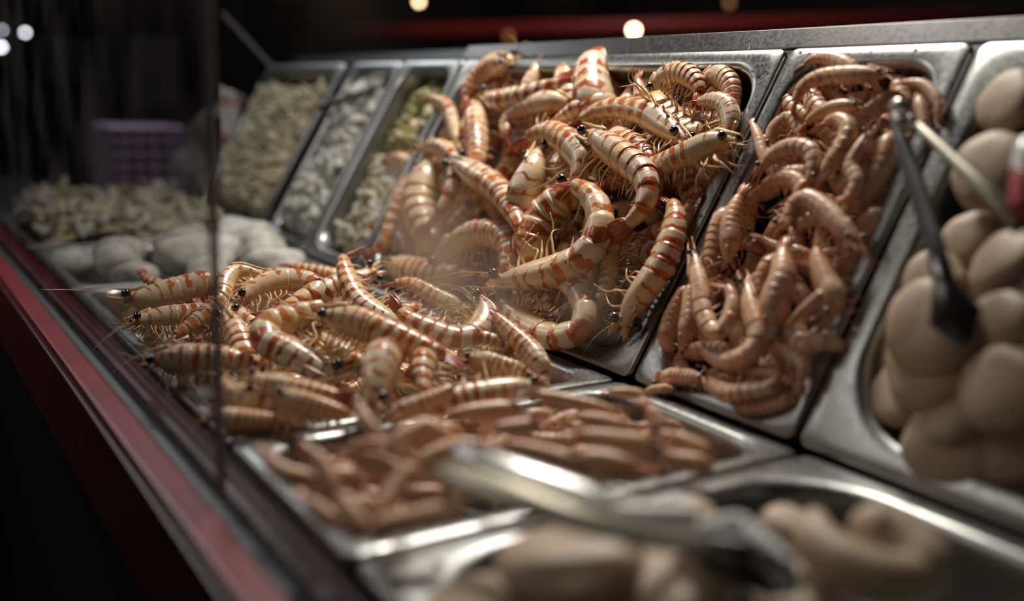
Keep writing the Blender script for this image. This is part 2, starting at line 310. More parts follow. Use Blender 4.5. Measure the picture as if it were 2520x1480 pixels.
# ------------------------------------------------------------------ prawns
PRAWNS=[
('A','striped',[(-205,-468,114),(-168,-430,104),(-121,-392,88),(-77,-355,74),(-46,-324,65),(-32,-306,62)],41,(0.47,-0.24,0.85),-30,'','long straight striped prawn with two black eyes lying on top of the level tray heap'),
('A','striped',[(-466,-218,31),(-505,-241,47),(-541,-253,64),(-585,-253,90),(-639,-240,124),(-635,-208,129)],42,(0.48,-0.22,0.85),-60,'h','striped prawn standing its bent tail upright at the peak of the front tray heap'),
('A','striped',[(-676,-149,90),(-671,-183,79),(-671,-224,69),(-677,-251,65),(-672,-271,57)],39,(0.49,-0.21,0.85),-35,'t','striped prawn facing right behind the upright tail,two black eyes and broken snout'),
('A','striped',[(-220,-179,115),(-184,-179,96),(-159,-206,74),(-159,-241,64),(-195,-273,73),(-234,-298,87),(-280,-311,108)],39,(0.46,-0.26,0.85),-72,'','striped prawn curved like a smile with a spiky cream head,behind the long straight one'),
('A','striped',[(-466,-82,46),(-495,-101,56),(-551,-133,78),(-575,-184,76)],33,(0.47,-0.25,0.85),60,'h','plain orange prawn tail with a bent tip behind the smile-curved prawn'),
('A','striped',[(-32,-160,37),(-65,-160,54),(-108,-167,74),(-149,-174,93),(-174,-175,106)],30,(0.44,-0.29,0.85),20,'h','striped prawn slanting down to the round right end of the front tray heap'),
('A','striped',[(-142,-211,61),(-128,-192,59),(-96,-174,48)],24,(0.45,-0.28,0.85),0,'h','short orange tail pointing right under the smile-curved prawn'),
('A','striped',[(-41,-295,60),(-21,-276,56),(4,-254,50),(23,-230,48),(34,-220,46)],28,(0.45,-0.29,0.85),-50,'','maroon striped prawn with a dark eye facing left at the right end of the heap'),
('A','striped',[(97,-253,47),(83,-281,46),(70,-320,40),(57,-351,36),(50,-380,31)],34,(0.45,-0.28,0.85),-75,'t','pale spotted prawn lying belly up along the front rim of the tray'),
('A','striped',[(-39,-369,68),(-16,-384,51),(13,-393,33),(34,-377,26)],38,(0.47,-0.25,0.85),60,'h','striped prawn bent downwards between the heap middle and the belly-up spotted one'),
('A','striped',[(78,-468,35),(82,-433,44),(82,-408,51),(79,-374,63)],20,(0.47,-0.25,0.85),-30,'h','purplish red tail fan resting along the front rim near the belly-up prawn'),
('A','striped',[(50,-499,37),(30,-485,52),(8,-469,69),(-11,-454,83)],40,(0.48,-0.23,0.85),-22,'t','striped prawn pointing head down with one big dark eye at the front tray rim'),
('A','striped',[(-131,-466,24),(-159,-484,36),(-188,-502,49),(-218,-523,62),(-245,-540,73),(-267,-528,89),(-269,-500,96),(-272,-451,109),(-267,-399,118)],49,(0.49,-0.19,0.85),-52,'','large curled striped prawn with a black eye,centre left of the front tray heap'),
('A','striped',[(-544,-494,72),(-559,-446,91),(-556,-399,99),(-538,-364,96),(-519,-355,86),(-505,-390,71),(-494,-438,54),(-487,-481,41)],40,(0.5,-0.18,0.85),-62,'','striped prawn folded back on itself with greenish cream legs,upper left of the heap'),
('A','striped',[(-584,-437,117),(-600,-475,120),(-584,-503,106),(-552,-519,84),(-527,-554,63),(-507,-591,45),(-492,-627,30),(-485,-653,21)],31,(0.51,-0.14,0.85),50,'h','striped prawn whose long orange tail stretches down left behind the dim glass'),
('A','striped',[(-857,-299,51),(-869,-341,50),(-890,-380,55)],43,(0.5,-0.17,0.85),30,'b','white and orange striped prawn at the back left of the heap'),
('A','striped',[(-820,-168,46),(-850,-206,55),(-880,-243,64),(-913,-274,76)],29,(0.49,-0.19,0.85),20,'h','slim orange prawn tail pointing left at the back of the heap'),
('A','striped',[(-828,-641,43),(-812,-605,39),(-815,-548,49),(-820,-476,62)],50,(0.52,-0.12,0.85),-40,'t','dark brown prawn with a black eye at the far left of the tray'),
('A','striped',[(-913,-531,35),(-947,-564,51),(-978,-568,70)],26,(0.52,-0.12,0.85),0,'h','short pinkish tail sticking up at the far left of the heap'),
('A','striped',[(-608,-670,37),(-608,-623,44),(-602,-576,47),(-596,-544,48)],36,(0.51,-0.13,0.85),-60,'t','yellowish prawn head with torn legs at the left behind the dim glass'),
('A','striped',[(-326,-702,41),(-311,-676,36),(-295,-643,32),(-282,-605,31),(-267,-570,28),(-252,-542,24)],39,(0.51,-0.14,0.85),-20,'','thick straight striped prawn lying alone along the left of the tray behind the glass edge'),
('A','striped',[(-128,-649,52),(-104,-647,37),(-82,-628,28),(-66,-607,23),(-57,-589,20)],30,(0.5,-0.16,0.85),-30,'t','striped prawn with a bright orange patch near the front left corner'),
('A','striped',[(-52,-692,25),(-36,-665,21),(-21,-631,18),(-5,-594,16)],22,(0.5,-0.16,0.85),-12,'','greyish striped prawn lying nearest the front left corner of the tray'),
('A','striped',[(-76,-629,63),(-57,-599,59),(-35,-567,53),(-11,-535,46),(9,-511,39)],26,(0.5,-0.19,0.85),50,'','pinkish beige prawn with pale legs,in front of the large curled one'),
('A','striped',[(-15,-603,54),(8,-588,44),(28,-566,37),(46,-540,33),(56,-521,32)],27,(0.49,-0.2,0.85),-40,'','purple tinged striped prawn lying along the front rim left of the down-facing one'),
('A','striped',[(-433,-553,85),(-398,-549,65),(-366,-548,46),(-338,-550,29)],35,(0.51,-0.16,0.85),0,'t','prawn head with an orange spot and tangled thin legs beside the dark glass edge'),
('A','striped',[(-253,-461,74),(-217,-439,58),(-179,-420,42),(-163,-408,35)],37,(0.49,-0.21,0.85),60,'t','beige prawn with orange bands squeezed beneath the long straight one'),
('D','striped',[(-919,256,463),(-840,249,450),(-745,253,459),(-671,266,481),(-591,284,513)],42,(0.0,-0.87,0.5),30,'',"slender striped prawn,tail raised to the right,near the large tray's top rim"),
('D','striped',[(-883,312,554),(-964,305,541),(-1006,289,514),(-1014,263,467),(-999,247,439)],47,(0.0,-0.87,0.5),20,'','orange prawn slanting along the top left corner of the large tray'),
('D','striped',[(-776,327,547),(-772,308,514),(-768,289,481)],31,(0.0,-0.87,0.5),0,'t','frayed pinkish prawn head poking up at the top rim of the large tray'),
('D','striped',[(-481,276,451),(-508,291,477),(-531,305,501),(-549,319,526)],71,(0.0,-0.87,0.5),0,'b','broad-backed striped prawn arched against the top rim'),
('D','striped',[(-331,262,451),(-344,276,475),(-379,299,514)],26,(0.0,-0.87,0.5),0,'h','upright orange tail fan between the two top rim arches'),
('D','striped',[(-298,272,475),(-288,289,506),(-240,294,514),(-186,283,495),(-155,265,463)],41,(0.0,-0.87,0.5),-60,'','arched striped prawn near the top right corner,left of its grey-ended neighbour'),
('D','striped',[(-184,294,490),(-163,306,511),(-118,298,497),(-86,280,465),(-61,263,435)],38,(0.0,-0.87,0.5),-60,'','arched striped prawn with a glassy grey rear at the top right corner'),
('D','striped',[(-112,193,394),(-183,206,416),(-252,218,437),(-335,223,446),(-403,218,437),(-439,206,417),(-473,190,389)],45,(0.0,-0.87,0.5),72,'','long spotted prawn with a black eye facing right,upper centre of the large tray'),
('D','striped',[(12,191,398),(-30,187,391),(-74,175,370),(-121,163,350),(-170,155,336),(-211,147,321)],45,(0.0,-0.87,0.5),68,'','yellowish prawn with a large black eye facing the right rim,long orange legs below'),
('D','striped',[(-31,214,398),(-40,232,430),(-64,246,453),(-105,252,464),(-164,249,460)],32,(0.0,-0.87,0.5),72,'','striped prawn curled over purple swimming legs beside the right rim'),
('D','striped',[(-270,260,455),(-193,241,421),(-126,232,405)],48,(0.0,-0.87,0.5),150,'b','pale prawn lying belly up among tangled legs near the top right'),
('D','striped',[(-366,119,281),(-353,138,314),(-375,156,345),(-444,171,372),(-525,181,388),(-586,176,379),(-627,161,353)],54,(0.0,-0.87,0.5),66,'','large pinkish orange prawn arched round an eyed face in the centre of the large tray'),
('D','striped',[(-540,171,355),(-519,155,327),(-503,136,294),(-500,117,260)],54,(0.0,-0.87,0.5),0,'t','prawn face with two close black eyes and whiskers,framed by the arched one'),
('D','striped',[(-367,167,397),(-272,151,368),(-199,139,347),(-138,126,325),(-106,107,292),(-110,90,262),(-133,75,235),(-152,63,214)],51,(0.0,-0.87,0.5),-58,'','glossy striped prawn curving diagonally from an eyed head down to its tail,centre right'),
('D','striped',[(-410,-13,99),(-355,-2,117),(-277,11,140),(-211,27,169),(-183,46,202),(-190,68,240),(-230,86,272),(-289,97,290),(-368,100,296)],57,(0.0,-0.87,0.5),64,'','big glossy striped prawn with an orange tail fan on top and pale legs,lower centre'),
('D','striped',[(-413,-10,64),(-339,-18,50),(-260,-24,38),(-181,-24,38),(-130,-12,59),(-141,6,90),(-195,21,117),(-262,24,123),(-345,18,112)],46,(0.0,-0.87,0.5),68,'','striped prawn bent in a U at the bottom of the large tray'),
('D','striped',[(-44,14,80),(-39,32,113),(-26,48,141),(-15,68,175),(-19,90,213),(-33,110,249),(-62,128,280),(-106,138,297)],48,(0.0,-0.87,0.5),66,'','spotted prawn stretched along the right rim with pale legs on its left'),
('D','striped',[(-45,132,247),(-42,146,271),(-44,165,304)],31,(0.0,-0.87,0.5),-20,'h','translucent red tail against the right rim'),
('D','striped',[(-155,99,213),(-172,85,189),(-147,62,148),(-135,38,107),(-141,17,71)],32,(0.0,-0.87,0.5),50,'','dark red prawn with one big eye between the bottom U and the right rim prawn'),
('D','striped',[(-189,28,113),(-188,45,142),(-181,71,189)],30,(0.0,-0.87,0.5),0,'h','pinkish orange tail leaning beside the dark red prawn'),
('D','striped',[(-858,132,311),(-719,116,284),(-629,107,268),(-548,93,243),(-469,74,210),(-387,47,163)],48,(0.0,-0.87,0.5),-30,'','straight striped prawn running diagonally down to the right,left of centre'),
('D','striped',[(-891,222,420),(-836,195,373),(-791,169,327),(-771,153,300)],47,(0.0,-0.87,0.5),0,'b','banded prawn back standing vertical in the upper left'),
('D','striped',[(-606,246,455),(-655,245,452),(-732,235,435),(-756,217,403),(-707,192,360)],47,(0.0,-0.87,0.5),66,'h','yellow green prawn curling round the dark hollow,upper left of centre'),
('D','striped',[(-922,177,349),(-989,204,396),(-1069,227,437),(-1217,239,459)],34,(0.0,-0.87,0.5),50,'','thin orange prawn with its tail over the upper left rim'),
('D','striped',[(-1062,148,323),(-973,154,334),(-880,144,317),(-833,124,281),(-808,97,234),(-814,66,180),(-856,33,122)],39,(0.0,-0.87,0.5),-50,'','slender banded prawn curving down the left side of the large tray'),
('D','striped',[(-1010,139,283),(-1039,108,230),(-1021,60,145),(-1014,29,91),(-1095,4,47)],41,(0.0,-0.87,0.5),-50,'','plain prawn lying along the left rim with its tail at the lower left corner'),
('D','striped',[(-710,10,73),(-682,45,135),(-609,65,169),(-512,63,166),(-454,39,125),(-447,-4,49)],58,(0.0,-0.87,0.5),-50,'','blurred plump prawn arched over the lower left of the large tray'),
('D','striped',[(-985,21,44),(-834,23,48),(-690,30,61),(-587,44,84)],61,(0.0,-0.87,0.5),-20,'','blurred beige prawn lying level at the lower left corner'),
('D','striped',[(-982,144,244),(-945,106,178),(-850,74,121)],70,(0.0,-0.87,0.5),20,'b','blurred fat prawn in the left middle of the large tray'),
('D','striped',[(-415,83,178),(-418,109,223),(-389,132,262)],60,(0.0,-0.87,0.5),30,'b','cream prawn with a few orange spots under the arched one'),
('D','striped',[(-315,201,384),(-249,194,372),(-201,183,352)],44,(0.0,-0.87,0.5),-30,'b','striped prawn piece wedged behind the diagonal one'),
('D','striped',[(-487,225,441),(-527,210,416),(-564,202,401)],28,(0.0,-0.87,0.5),20,'h','small reddish tail above the arched centre prawn'),
('E','pink',[(174,295,516),(119,306,535),(74,309,539),(39,298,521)],23,(0.0,-0.87,0.5),60,'','pink prawn at the very top of the narrow tray,fan at the corner'),
('E','pink',[(246,269,511),(186,267,508),(131,266,504),(102,258,491),(96,245,468),(99,231,444)],27,(0.0,-0.87,0.5),70,'','long pink prawn bent over,black eye at the right,top of the narrow tray'),
('E','pink',[(359,248,450),(345,261,473),(307,274,495),(255,277,500)],17,(0.0,-0.87,0.5),60,'','orange prawn arched in the top right corner of the narrow tray'),
('E','pink',[(222,246,463),(173,243,456),(140,235,442),(126,224,424)],23,(0.0,-0.87,0.5),60,'','pink prawn head with a black eye under the long bent one'),
('E','pink',[(217,166,346),(227,181,372),(236,197,401),(229,213,428),(198,220,440),(167,211,425)],29,(0.0,-0.87,0.5),66,'','pink prawn hooked like a question mark in the upper middle of the narrow tray'),
('E','pink',[(106,181,356),(84,191,374),(52,209,405),(9,228,438)],16,(0.0,-0.87,0.5),0,'h','thin orange tail standing up against the left rim of the narrow tray'),
('E','pink',[(104,162,356),(119,176,380),(153,184,394),(190,181,389),(208,165,361),(213,147,329)],28,(0.0,-0.87,0.5),-66,'','arched pink prawn with folded tail,left side of the narrow tray beside the orange tail'),
('E','pink',[(72,214,390),(63,231,420),(84,242,440),(114,233,423),(145,218,397)],24,(0.0,-0.87,0.5),-60,'','pink prawn hooked over near the upper left rim of the narrow tray'),
('E','pink',[(267,217,427),(262,201,400),(263,186,374),(286,173,351),(284,159,327),(249,157,322)],23,(0.0,-0.87,0.5),-60,'','slim pink prawn bent at the tail beside the tongs,dark eye at top'),
('E','pink',[(189,119,273),(201,136,302),(201,152,330),(175,162,348),(137,161,345),(105,146,320)],29,(0.0,-0.87,0.5),66,'','pink prawn with a thin pointed tail crossing left under the arched one'),
('E','pink',[(118,93,211),(105,109,240),(89,125,267),(77,145,301),(73,159,326)],28,(0.0,-0.87,0.5),20,'','striped-looking pink prawn lying vertical by the left rim,eye at its lower end'),
('E','pink',[(348,107,275),(307,117,293),(269,127,311),(230,134,322),(215,123,304),(239,97,258)],30,(0.0,-0.87,0.5),62,'','large pink prawn bent double with its eye at right,centre of the narrow tray'),
('E','pink',[(279,27,128),(271,39,149),(260,58,182),(255,73,208),(235,88,234),(214,105,264)],35,(0.0,-0.87,0.5),0,'','broad pink prawn stretched vertical with a narrow head below,centre of the narrow tray'),
('E','pink',[(201,89,219),(204,77,199),(222,58,166)],23,(0.0,-0.87,0.5),10,'h','pink tail hanging down left of the broad vertical prawn'),
('E','pink',[(346,57,172),(343,72,199),(320,83,218),(293,97,242),(272,112,268)],30,(0.0,-0.87,0.5),-30,'','plump pink prawn standing vertical to the right of the broad one'),
('E','pink',[(332,58,198),(320,49,182),(300,33,154)],15,(0.0,-0.87,0.5),0,'h','thin pink tail pointing down left in the lower right of the narrow tray'),
('E','pink',[(290,57,148),(320,46,129),(348,51,138)],32,(0.0,-0.87,0.5),40,'b','rounded pale pink prawn body by the lower right rim'),
('E','pink',[(53,76,222),(97,54,182),(143,28,137),(183,17,118),(193,31,144),(169,50,177),(124,52,180)],29,(0.0,-0.87,0.5),64,'','pink prawn folded in a U,long snout up,lower left of the narrow tray'),
('E','pink',[(180,70,195),(221,47,154),(254,30,125),(252,16,101),(220,7,85),(181,6,84),(138,17,102)],32,(0.0,-0.87,0.5),-64,'','large pink prawn curved in a wide U at the lower middle of the narrow tray'),
('E','pink',[(112,11,75),(105,25,100),(93,42,129),(73,58,158)],23,(0.0,-0.87,0.5),0,'t','small pink prawn with two black eyes pointing down at the lower left rim'),
('E','pink',[(46,32,80),(38,50,111),(39,72,150)],24,(0.0,-0.87,0.5),10,'b','pale pink prawn leaning along the lower left corner of the narrow tray'),
('E','pink',[(198,14,64),(246,19,73),(291,22,79),(328,23,80)],23,(0.0,-0.87,0.5),-40,'','greyish pink prawn lying level near the bottom with a dark eye at left'),
('E','pink',[(181,2,52),(232,-5,40),(274,1,51),(305,12,69),(299,29,99)],29,(0.0,-0.87,0.5),66,'','pink prawn curved along the bottom of the narrow tray with its tail up right'),
('E','pink',[(259,3,22),(292,9,32),(327,20,50)],22,(0.0,-0.87,0.5),-30,'b','pale prawn wedged against the bottom right corner of the narrow tray'),
('E','pink',[(254,44,118),(304,41,112),(336,35,101),(345,17,71)],23,(0.0,-0.87,0.5),-20,'','thin pink prawn slanting down to the right corner of the narrow tray'),
('E','pink',[(78,-11,20),(122,-2,37),(184,3,45)],24,(0.0,-0.87,0.5),-20,'','orange prawn lying across the bottom left corner of the narrow tray'),
('E','pink',[(118,-23,17),(86,-29,5),(73,-40,-14)],13,(0.0,-0.87,0.5),0,'h','thin orange tail hooked over the bottom left rim'),
('E','pink',[(58,130,276),(65,110,241),(79,89,204)],27,(0.0,-0.87,0.5),10,'b','pale orange prawn lying along the left rim in the lower half'),
('E','pink',[(251,266,472),(227,253,450),(208,242,431)],28,(0.0,-0.87,0.5),40,'b','pink prawn half under the tongs near the top'),
('E','pink',[(309,267,475),(332,252,449),(352,236,420)],17,(0.0,-0.87,0.5),0,'b','pale tail hanging behind the tongs in the top right corner'),
('E','pink',[(290,235,411),(298,212,370),(290,184,322)],28,(0.0,-0.87,0.5),20,'b','dark brownish prawn along the right rim beneath the tongs'),
('E','pink',[(319,177,301),(311,156,265),(316,137,231)],26,(0.0,-0.87,0.5),20,'b','orange prawn against the right rim,middle height of the narrow tray'),
('B','pink',[(220,-357,58),(206,-373,60),(184,-421,56),(171,-464,49)],21,(0.45,-0.28,0.85),20,'','faintly banded pink prawn at the back left of the small front tray'),
('B','pink',[(197,-348,75),(217,-326,73),(241,-303,69),(269,-277,66),(303,-253,57)],15,(0.42,-0.32,0.85),-20,'','thin straight pink prawn along the back rim of the small front tray'),
('B','pink',[(425,-303,66),(404,-327,66),(375,-357,68),(347,-384,71)],24,(0.41,-0.34,0.85),30,'','plump pale orange prawn with a speckled head,right half of the small front tray'),
('B','pink',[(426,-414,59),(401,-430,66),(371,-457,72),(344,-482,76)],18,(0.43,-0.3,0.85),20,'','pink prawn in the middle of the small front tray pointing left'),
('B','pink',[(248,-545,56),(246,-519,65),(263,-504,60)],25,(0.47,-0.25,0.85),-20,'b','pink prawn back humped in the left middle of the small front tray'),
('B','pink',[(280,-665,42),(265,-692,45),(246,-705,53),(222,-707,67)],20,(0.5,-0.18,0.85),50,'','pink prawn curled at the left corner of the small front tray'),
('B','pink',[(332,-669,46),(300,-669,65),(268,-679,81)],17,(0.49,-0.2,0.85),0,'','pink prawn leaning up beside the curled corner one'),
('B','pink',[(308,-585,77),(297,-605,79),(288,-625,78),(294,-643,70)],10,(0.48,-0.22,0.85),0,'','thin orange leg-like tail bent over the left of the small front tray'),
('B','pink',[(276,-629,63),(293,-613,57),(309,-593,54),(324,-578,50)],20,(0.48,-0.23,0.85),-20,'','pink prawn lying level under the bent orange tail'),
('B','pink',[(431,-680,41),(412,-682,51),(390,-684,64)],17,(0.48,-0.21,0.85),0,'','orange pink prawn pointing down at the near left of the small front tray'),
('B','pink',[(382,-689,34),(361,-698,44),(339,-711,54)],16,(0.49,-0.2,0.85),10,'','pale pink prawn along the near left wall of the small front tray'),
('B','pink',[(391,-642,49),(380,-624,60),(371,-606,71)],20,(0.48,-0.23,0.85),10,'b',"short pale pink prawn standing by the tongs' cream handle"),
('B','pink',[(426,-654,45),(432,-633,47),(437,-606,52)],18,(0.47,-0.24,0.85),-20,'b','pale prawn along the near rim beside the tongs'),
('B','pink',[(279,-581,74),(253,-594,85),(216,-594,106)],12,(0.48,-0.22,0.85),0,'h','orange tail reaching over the rim into the striped prawn tray'),
('B','pink',[(409,-425,65),(435,-393,65),(464,-362,63)],24,(0.41,-0.33,0.85),-20,'','plump orange prawn at the near right of the small front tray'),
('B','pink',[(428,-218,40),(399,-232,47),(366,-243,57)],17,(0.38,-0.37,0.85),20,'','pink prawn with loose legs in the right corner of the small front tray'),
('B','pink',[(351,-239,48),(333,-230,60),(309,-229,72)],21,(0.4,-0.35,0.85),10,'','pink prawn bent downwards near the right back of the small front tray'),
('B','pink',[(293,-384,68),(280,-416,64),(267,-447,60)],17,(0.44,-0.29,0.85),10,'','slim beige prawn in the back middle of the small front tray'),
('B','pink',[(453,-270,50),(429,-292,51),(408,-305,55)],19,(0.39,-0.36,0.85),20,'b','pale orange prawn between the plump ones and the right corner'),
('B','pink',[(339,-273,55),(306,-299,61),(276,-328,64)],18,(0.41,-0.33,0.85),10,'','long pink prawn right behind the plump speckled one'),
('B','pink',[(297,-538,50),(299,-508,58),(309,-486,60)],21,(0.46,-0.26,0.85),-20,'b',"pink prawn just left of the tongs' shiny end"),
('B','pink',[(244,-166,59),(220,-190,61),(200,-217,60)],12,(0.41,-0.34,0.85),0,'','thin orange prawn at the back right rim of the small front tray'),
('D','striped',[(-800,211,229),(-857,177,169),(-888,140,104)],56,(0.0,-0.87,0.5),-65,'t',None),
('D','striped',[(-1140,260,349),(-968,259,347),(-839,272,368)],58,(0.0,-0.87,0.5),-30,'h',None),
('D','striped',[(-135,133,92),(-231,131,90),(-331,124,76)],44,(0.0,-0.87,0.5),65,'h',None),
('D','striped',[(-53,172,229),(-97,205,287),(-173,236,342)],42,(0.0,-0.87,0.5),40,'b',None),
('D','striped',[(-552,196,226),(-524,161,164),(-516,125,102)],50,(0.0,-0.87,0.5),65,'t',None),
('D','striped',[(-485,262,359),(-418,292,411),(-423,331,479)],48,(0.0,-0.87,0.5),-30,'b',None),
('D','striped',[(-980,256,368),(-1003,304,451),(-912,340,515)],58,(0.0,-0.87,0.5),40,'h',None),
('D','striped',[(-619,276,385),(-774,298,423),(-938,328,476)],55,(0.0,-0.87,0.5),65,'t',None),
('D','striped',[(-784,172,225),(-942,182,243),(-1076,210,291)],57,(0.0,-0.87,0.5),0,'t',None),
('D','striped',[(-531,193,238),(-661,193,237),(-801,189,231)],52,(0.0,-0.87,0.5),65,'b',None),
('D','striped',[(-636,273,412),(-648,238,350),(-602,201,285)],51,(0.0,-0.87,0.5),0,'h',None),
('D','striped',[(-881,153,171),(-936,116,107),(-898,79,42)],56,(0.0,-0.87,0.5),0,'b',None),
('D','striped',[(-153,362,536),(-167,333,486),(-209,309,443)],44,(0.0,-0.87,0.5),-30,'t',None),
('D','striped',[(-868,72,-11),(-821,107,50),(-834,142,111)],55,(0.0,-0.87,0.5),-65,'b',None),
('D','striped',[(-321,182,228),(-230,162,192),(-124,156,182)],44,(0.0,-0.87,0.5),-30,'t',None),
('D','striped',[(-1089,104,100),(-949,70,41),(-872,33,-24)],57,(0.0,-0.87,0.5),-65,'b',None),
('D','striped',[(-120,244,308),(-88,271,356),(-104,303,411)],42,(0.0,-0.87,0.5),-65,'b',None),
('D','striped',[(-682,132,120),(-632,98,60),(-597,64,1)],51,(0.0,-0.87,0.5),40,'h',None),
('D','striped',[(-246,287,436),(-139,280,425),(-55,288,437)],43,(0.0,-0.87,0.5),40,'b',None),
('D','striped',[(-541,123,119),(-670,127,126),(-796,115,105)],52,(0.0,-0.87,0.5),0,'h',None),
('D','striped',[(-365,134,156),(-386,106,106),(-402,78,57)],46,(0.0,-0.87,0.5),-30,'h',None),
('D','striped',[(-286,367,530),(-257,333,472),(-227,301,415)],45,(0.0,-0.87,0.5),40,'t',None),
('D','striped',[(-1126,191,241),(-1097,150,169),(-1105,110,99)],60,(0.0,-0.87,0.5),65,'t',None),
('D','striped',[(-334,174,189),(-349,148,143),(-402,124,103)],46,(0.0,-0.87,0.5),65,'b',None),
('D','striped',[(-211,213,257),(-230,247,316),(-238,281,376)],44,(0.0,-0.87,0.5),40,'b',None),
('D','striped',[(-600,235,331),(-485,216,298),(-377,199,269)],49,(0.0,-0.87,0.5),-65,'t',None),
('D','striped',[(-279,296,433),(-212,267,382),(-138,241,338)],44,(0.0,-0.87,0.5),40,'t',None),
('D','striped',[(-206,219,249),(-306,215,244),(-387,199,215)],45,(0.0,-0.87,0.5),-65,'t',None),
('D','striped',[(-765,200,242),(-758,236,307),(-851,273,371)],55,(0.0,-0.87,0.5),65,'h',None),
('D','striped',[(-657,330,504),(-573,287,429),(-570,247,358)],51,(0.0,-0.87,0.5),0,'h',None),
('D','striped',[(-227,232,337),(-311,220,315),(-385,202,284)],45,(0.0,-0.87,0.5),0,'h',None),
('D','striped',[(-581,69,38),(-461,76,50),(-350,73,45)],48,(0.0,-0.87,0.5),0,'t',None),
('D','striped',[(-432,168,152),(-506,205,216),(-616,241,278)],50,(0.0,-0.87,0.5),-30,'b',None),
('D','striped',[(-490,378,531),(-368,347,478),(-239,337,460)],47,(0.0,-0.87,0.5),-65,'h',None),
('D','striped',[(-375,99,93),(-344,69,42),(-347,39,-12)],46,(0.0,-0.87,0.5),0,'t',None),
('D','striped',[(-250,111,112),(-257,82,62),(-300,55,14)],44,(0.0,-0.87,0.5),40,'t',None),
('D','striped',[(-106,226,265),(-139,202,224),(-206,185,192)],43,(0.0,-0.87,0.5),-30,'b',None),
('D','striped',[(-199,164,182),(-149,137,135),(-91,113,93)],42,(0.0,-0.87,0.5),40,'h',None),
('D','striped',[(-442,231,308),(-508,263,364),(-604,295,420)],50,(0.0,-0.87,0.5),-30,'b',None),
('D','striped',[(-231,274,387),(-303,264,370),(-389,258,358)],46,(0.0,-0.87,0.5),40,'t',None),
('D','striped',[(-1013,174,212),(-1169,202,260),(-1386,213,280)],62,(0.0,-0.87,0.5),40,'b',None),
('D','striped',[(-428,187,187),(-415,219,243),(-377,248,294)],48,(0.0,-0.87,0.5),65,'h',None),
('D','striped',[(-1061,235,270),(-1191,271,334),(-1401,298,381)],63,(0.0,-0.87,0.5),-30,'b',None),
('D','striped',[(-1025,230,265),(-837,214,236),(-674,197,208)],56,(0.0,-0.87,0.5),0,'h',None),
('D','striped',[(-1382,135,115),(-1170,124,95),(-978,116,82)],61,(0.0,-0.87,0.5),40,'h',None),
('D','striped',[(-505,103,37),(-565,140,102),(-569,181,174)],50,(0.0,-0.87,0.5),-65,'b',None),
('D','striped',[(-558,372,550),(-508,328,473),(-421,287,402)],50,(0.0,-0.87,0.5),0,'h',None),
('A','striped',[(-492,-363,-15),(-509,-416,-17),(-523,-468,-20)],37,(0.5,-0.18,0.85),0,'b',None),
('A','striped',[(-1054,-7,-60),(-1043,64,-47),(-1015,132,-44)],50,(0.48,-0.23,0.85),65,'b',None),
('A','striped',[(-301,-507,-9),(-273,-472,-17),(-249,-434,-23)],32,(0.49,-0.19,0.85),0,'t',None),
('A','striped',[(-291,-342,-8),(-265,-307,-13),(-238,-272,-19)],34,(0.48,-0.23,0.85),65,'h',None),
('A','striped',[(-414,-295,-37),(-429,-341,-40),(-437,-388,-47)],36,(0.49,-0.21,0.85),65,'t',None),
('A','striped',[(-583,-43,-53),(-626,-92,-43),(-638,-156,-54)],42,(0.47,-0.24,0.85),-30,'t',None),
('A','striped',[(-503,62,-32),(-540,27,-23),(-573,-10,-18)],42,(0.45,-0.27,0.85),-65,'b',None),
('A','striped',[(-1101,-180,-31),(-1064,-114,-37),(-1069,-38,-17)],49,(0.49,-0.2,0.85),-30,'t',None),
('A','striped',[(-1135,-51,-39),(-1094,-5,-50),(-1070,51,-49)],51,(0.48,-0.22,0.85),0,'h',None),
('A','striped',[(-839,-463,-18),(-817,-417,-22),(-780,-381,-38)],42,(0.51,-0.16,0.85),-30,'b',None),
('A','striped',[(-796,-89,-44),(-814,-144,-48),(-844,-193,-43)],45,(0.48,-0.21,0.85),65,'t',None),
('A','striped',[(-764,89,-38),(-819,60,-16),(-850,5,-15)],47,(0.47,-0.25,0.85),-65,'b',None),
('A','striped',[(-682,-210,-17),(-718,-259,-7),(-722,-320,-19)],42,(0.49,-0.2,0.85),-65,'t',None),
('A','striped',[(-412,-176,-16),(-385,-139,-19),(-360,-101,-21)],38,(0.46,-0.26,0.85),65,'t',None),
('A','striped',[(-968,-574,-18),(-959,-519,-16),(-947,-464,-15)],43,(0.51,-0.13,0.85),-65,'b',None),
('A','striped',[(-347,-116,-29),(-332,-68,-21),(-311,-21,-17)],38,(0.45,-0.28,0.85),-65,'h',None),
('A','striped',[(-558,-515,-42),(-564,-472,-30),(-552,-429,-29)],37,(0.5,-0.16,0.85),65,'b',None),
('A','striped',[(-1032,-139,-20),(-1068,-197,-12),(-1072,-264,-24)],48,(0.5,-0.18,0.85),40,'h',None),
('A','striped',[(-938,-296,-23),(-970,-353,-14),(-982,-416,-19)],45,(0.51,-0.16,0.85),-65,'t',None),
('A','striped',[(-746,-265,-32),(-759,-315,-35),(-789,-357,-27)],42,(0.5,-0.18,0.85),40,'b',None),
('A','striped',[(-551,-276,-21),(-517,-239,-31),(-486,-200,-38)],39,(0.48,-0.22,0.85),65,'t',None),
('A','striped',[(-708,-436,-25),(-716,-488,-29),(-731,-538,-29)],39,(0.51,-0.15,0.85),40,'h',None),
('A','striped',[(-1107,-455,-6),(-1078,-407,-15),(-1059,-354,-18)],46,(0.51,-0.14,0.85),65,'t',None),
('A','striped',[(-338,-336,-48),(-352,-375,-50),(-360,-416,-55)],35,(0.49,-0.21,0.85),65,'t',None),
('A','striped',[(-399,-268,-35),(-392,-208,-22),(-354,-161,-29)],37,(0.47,-0.24,0.85),0,'t',None),
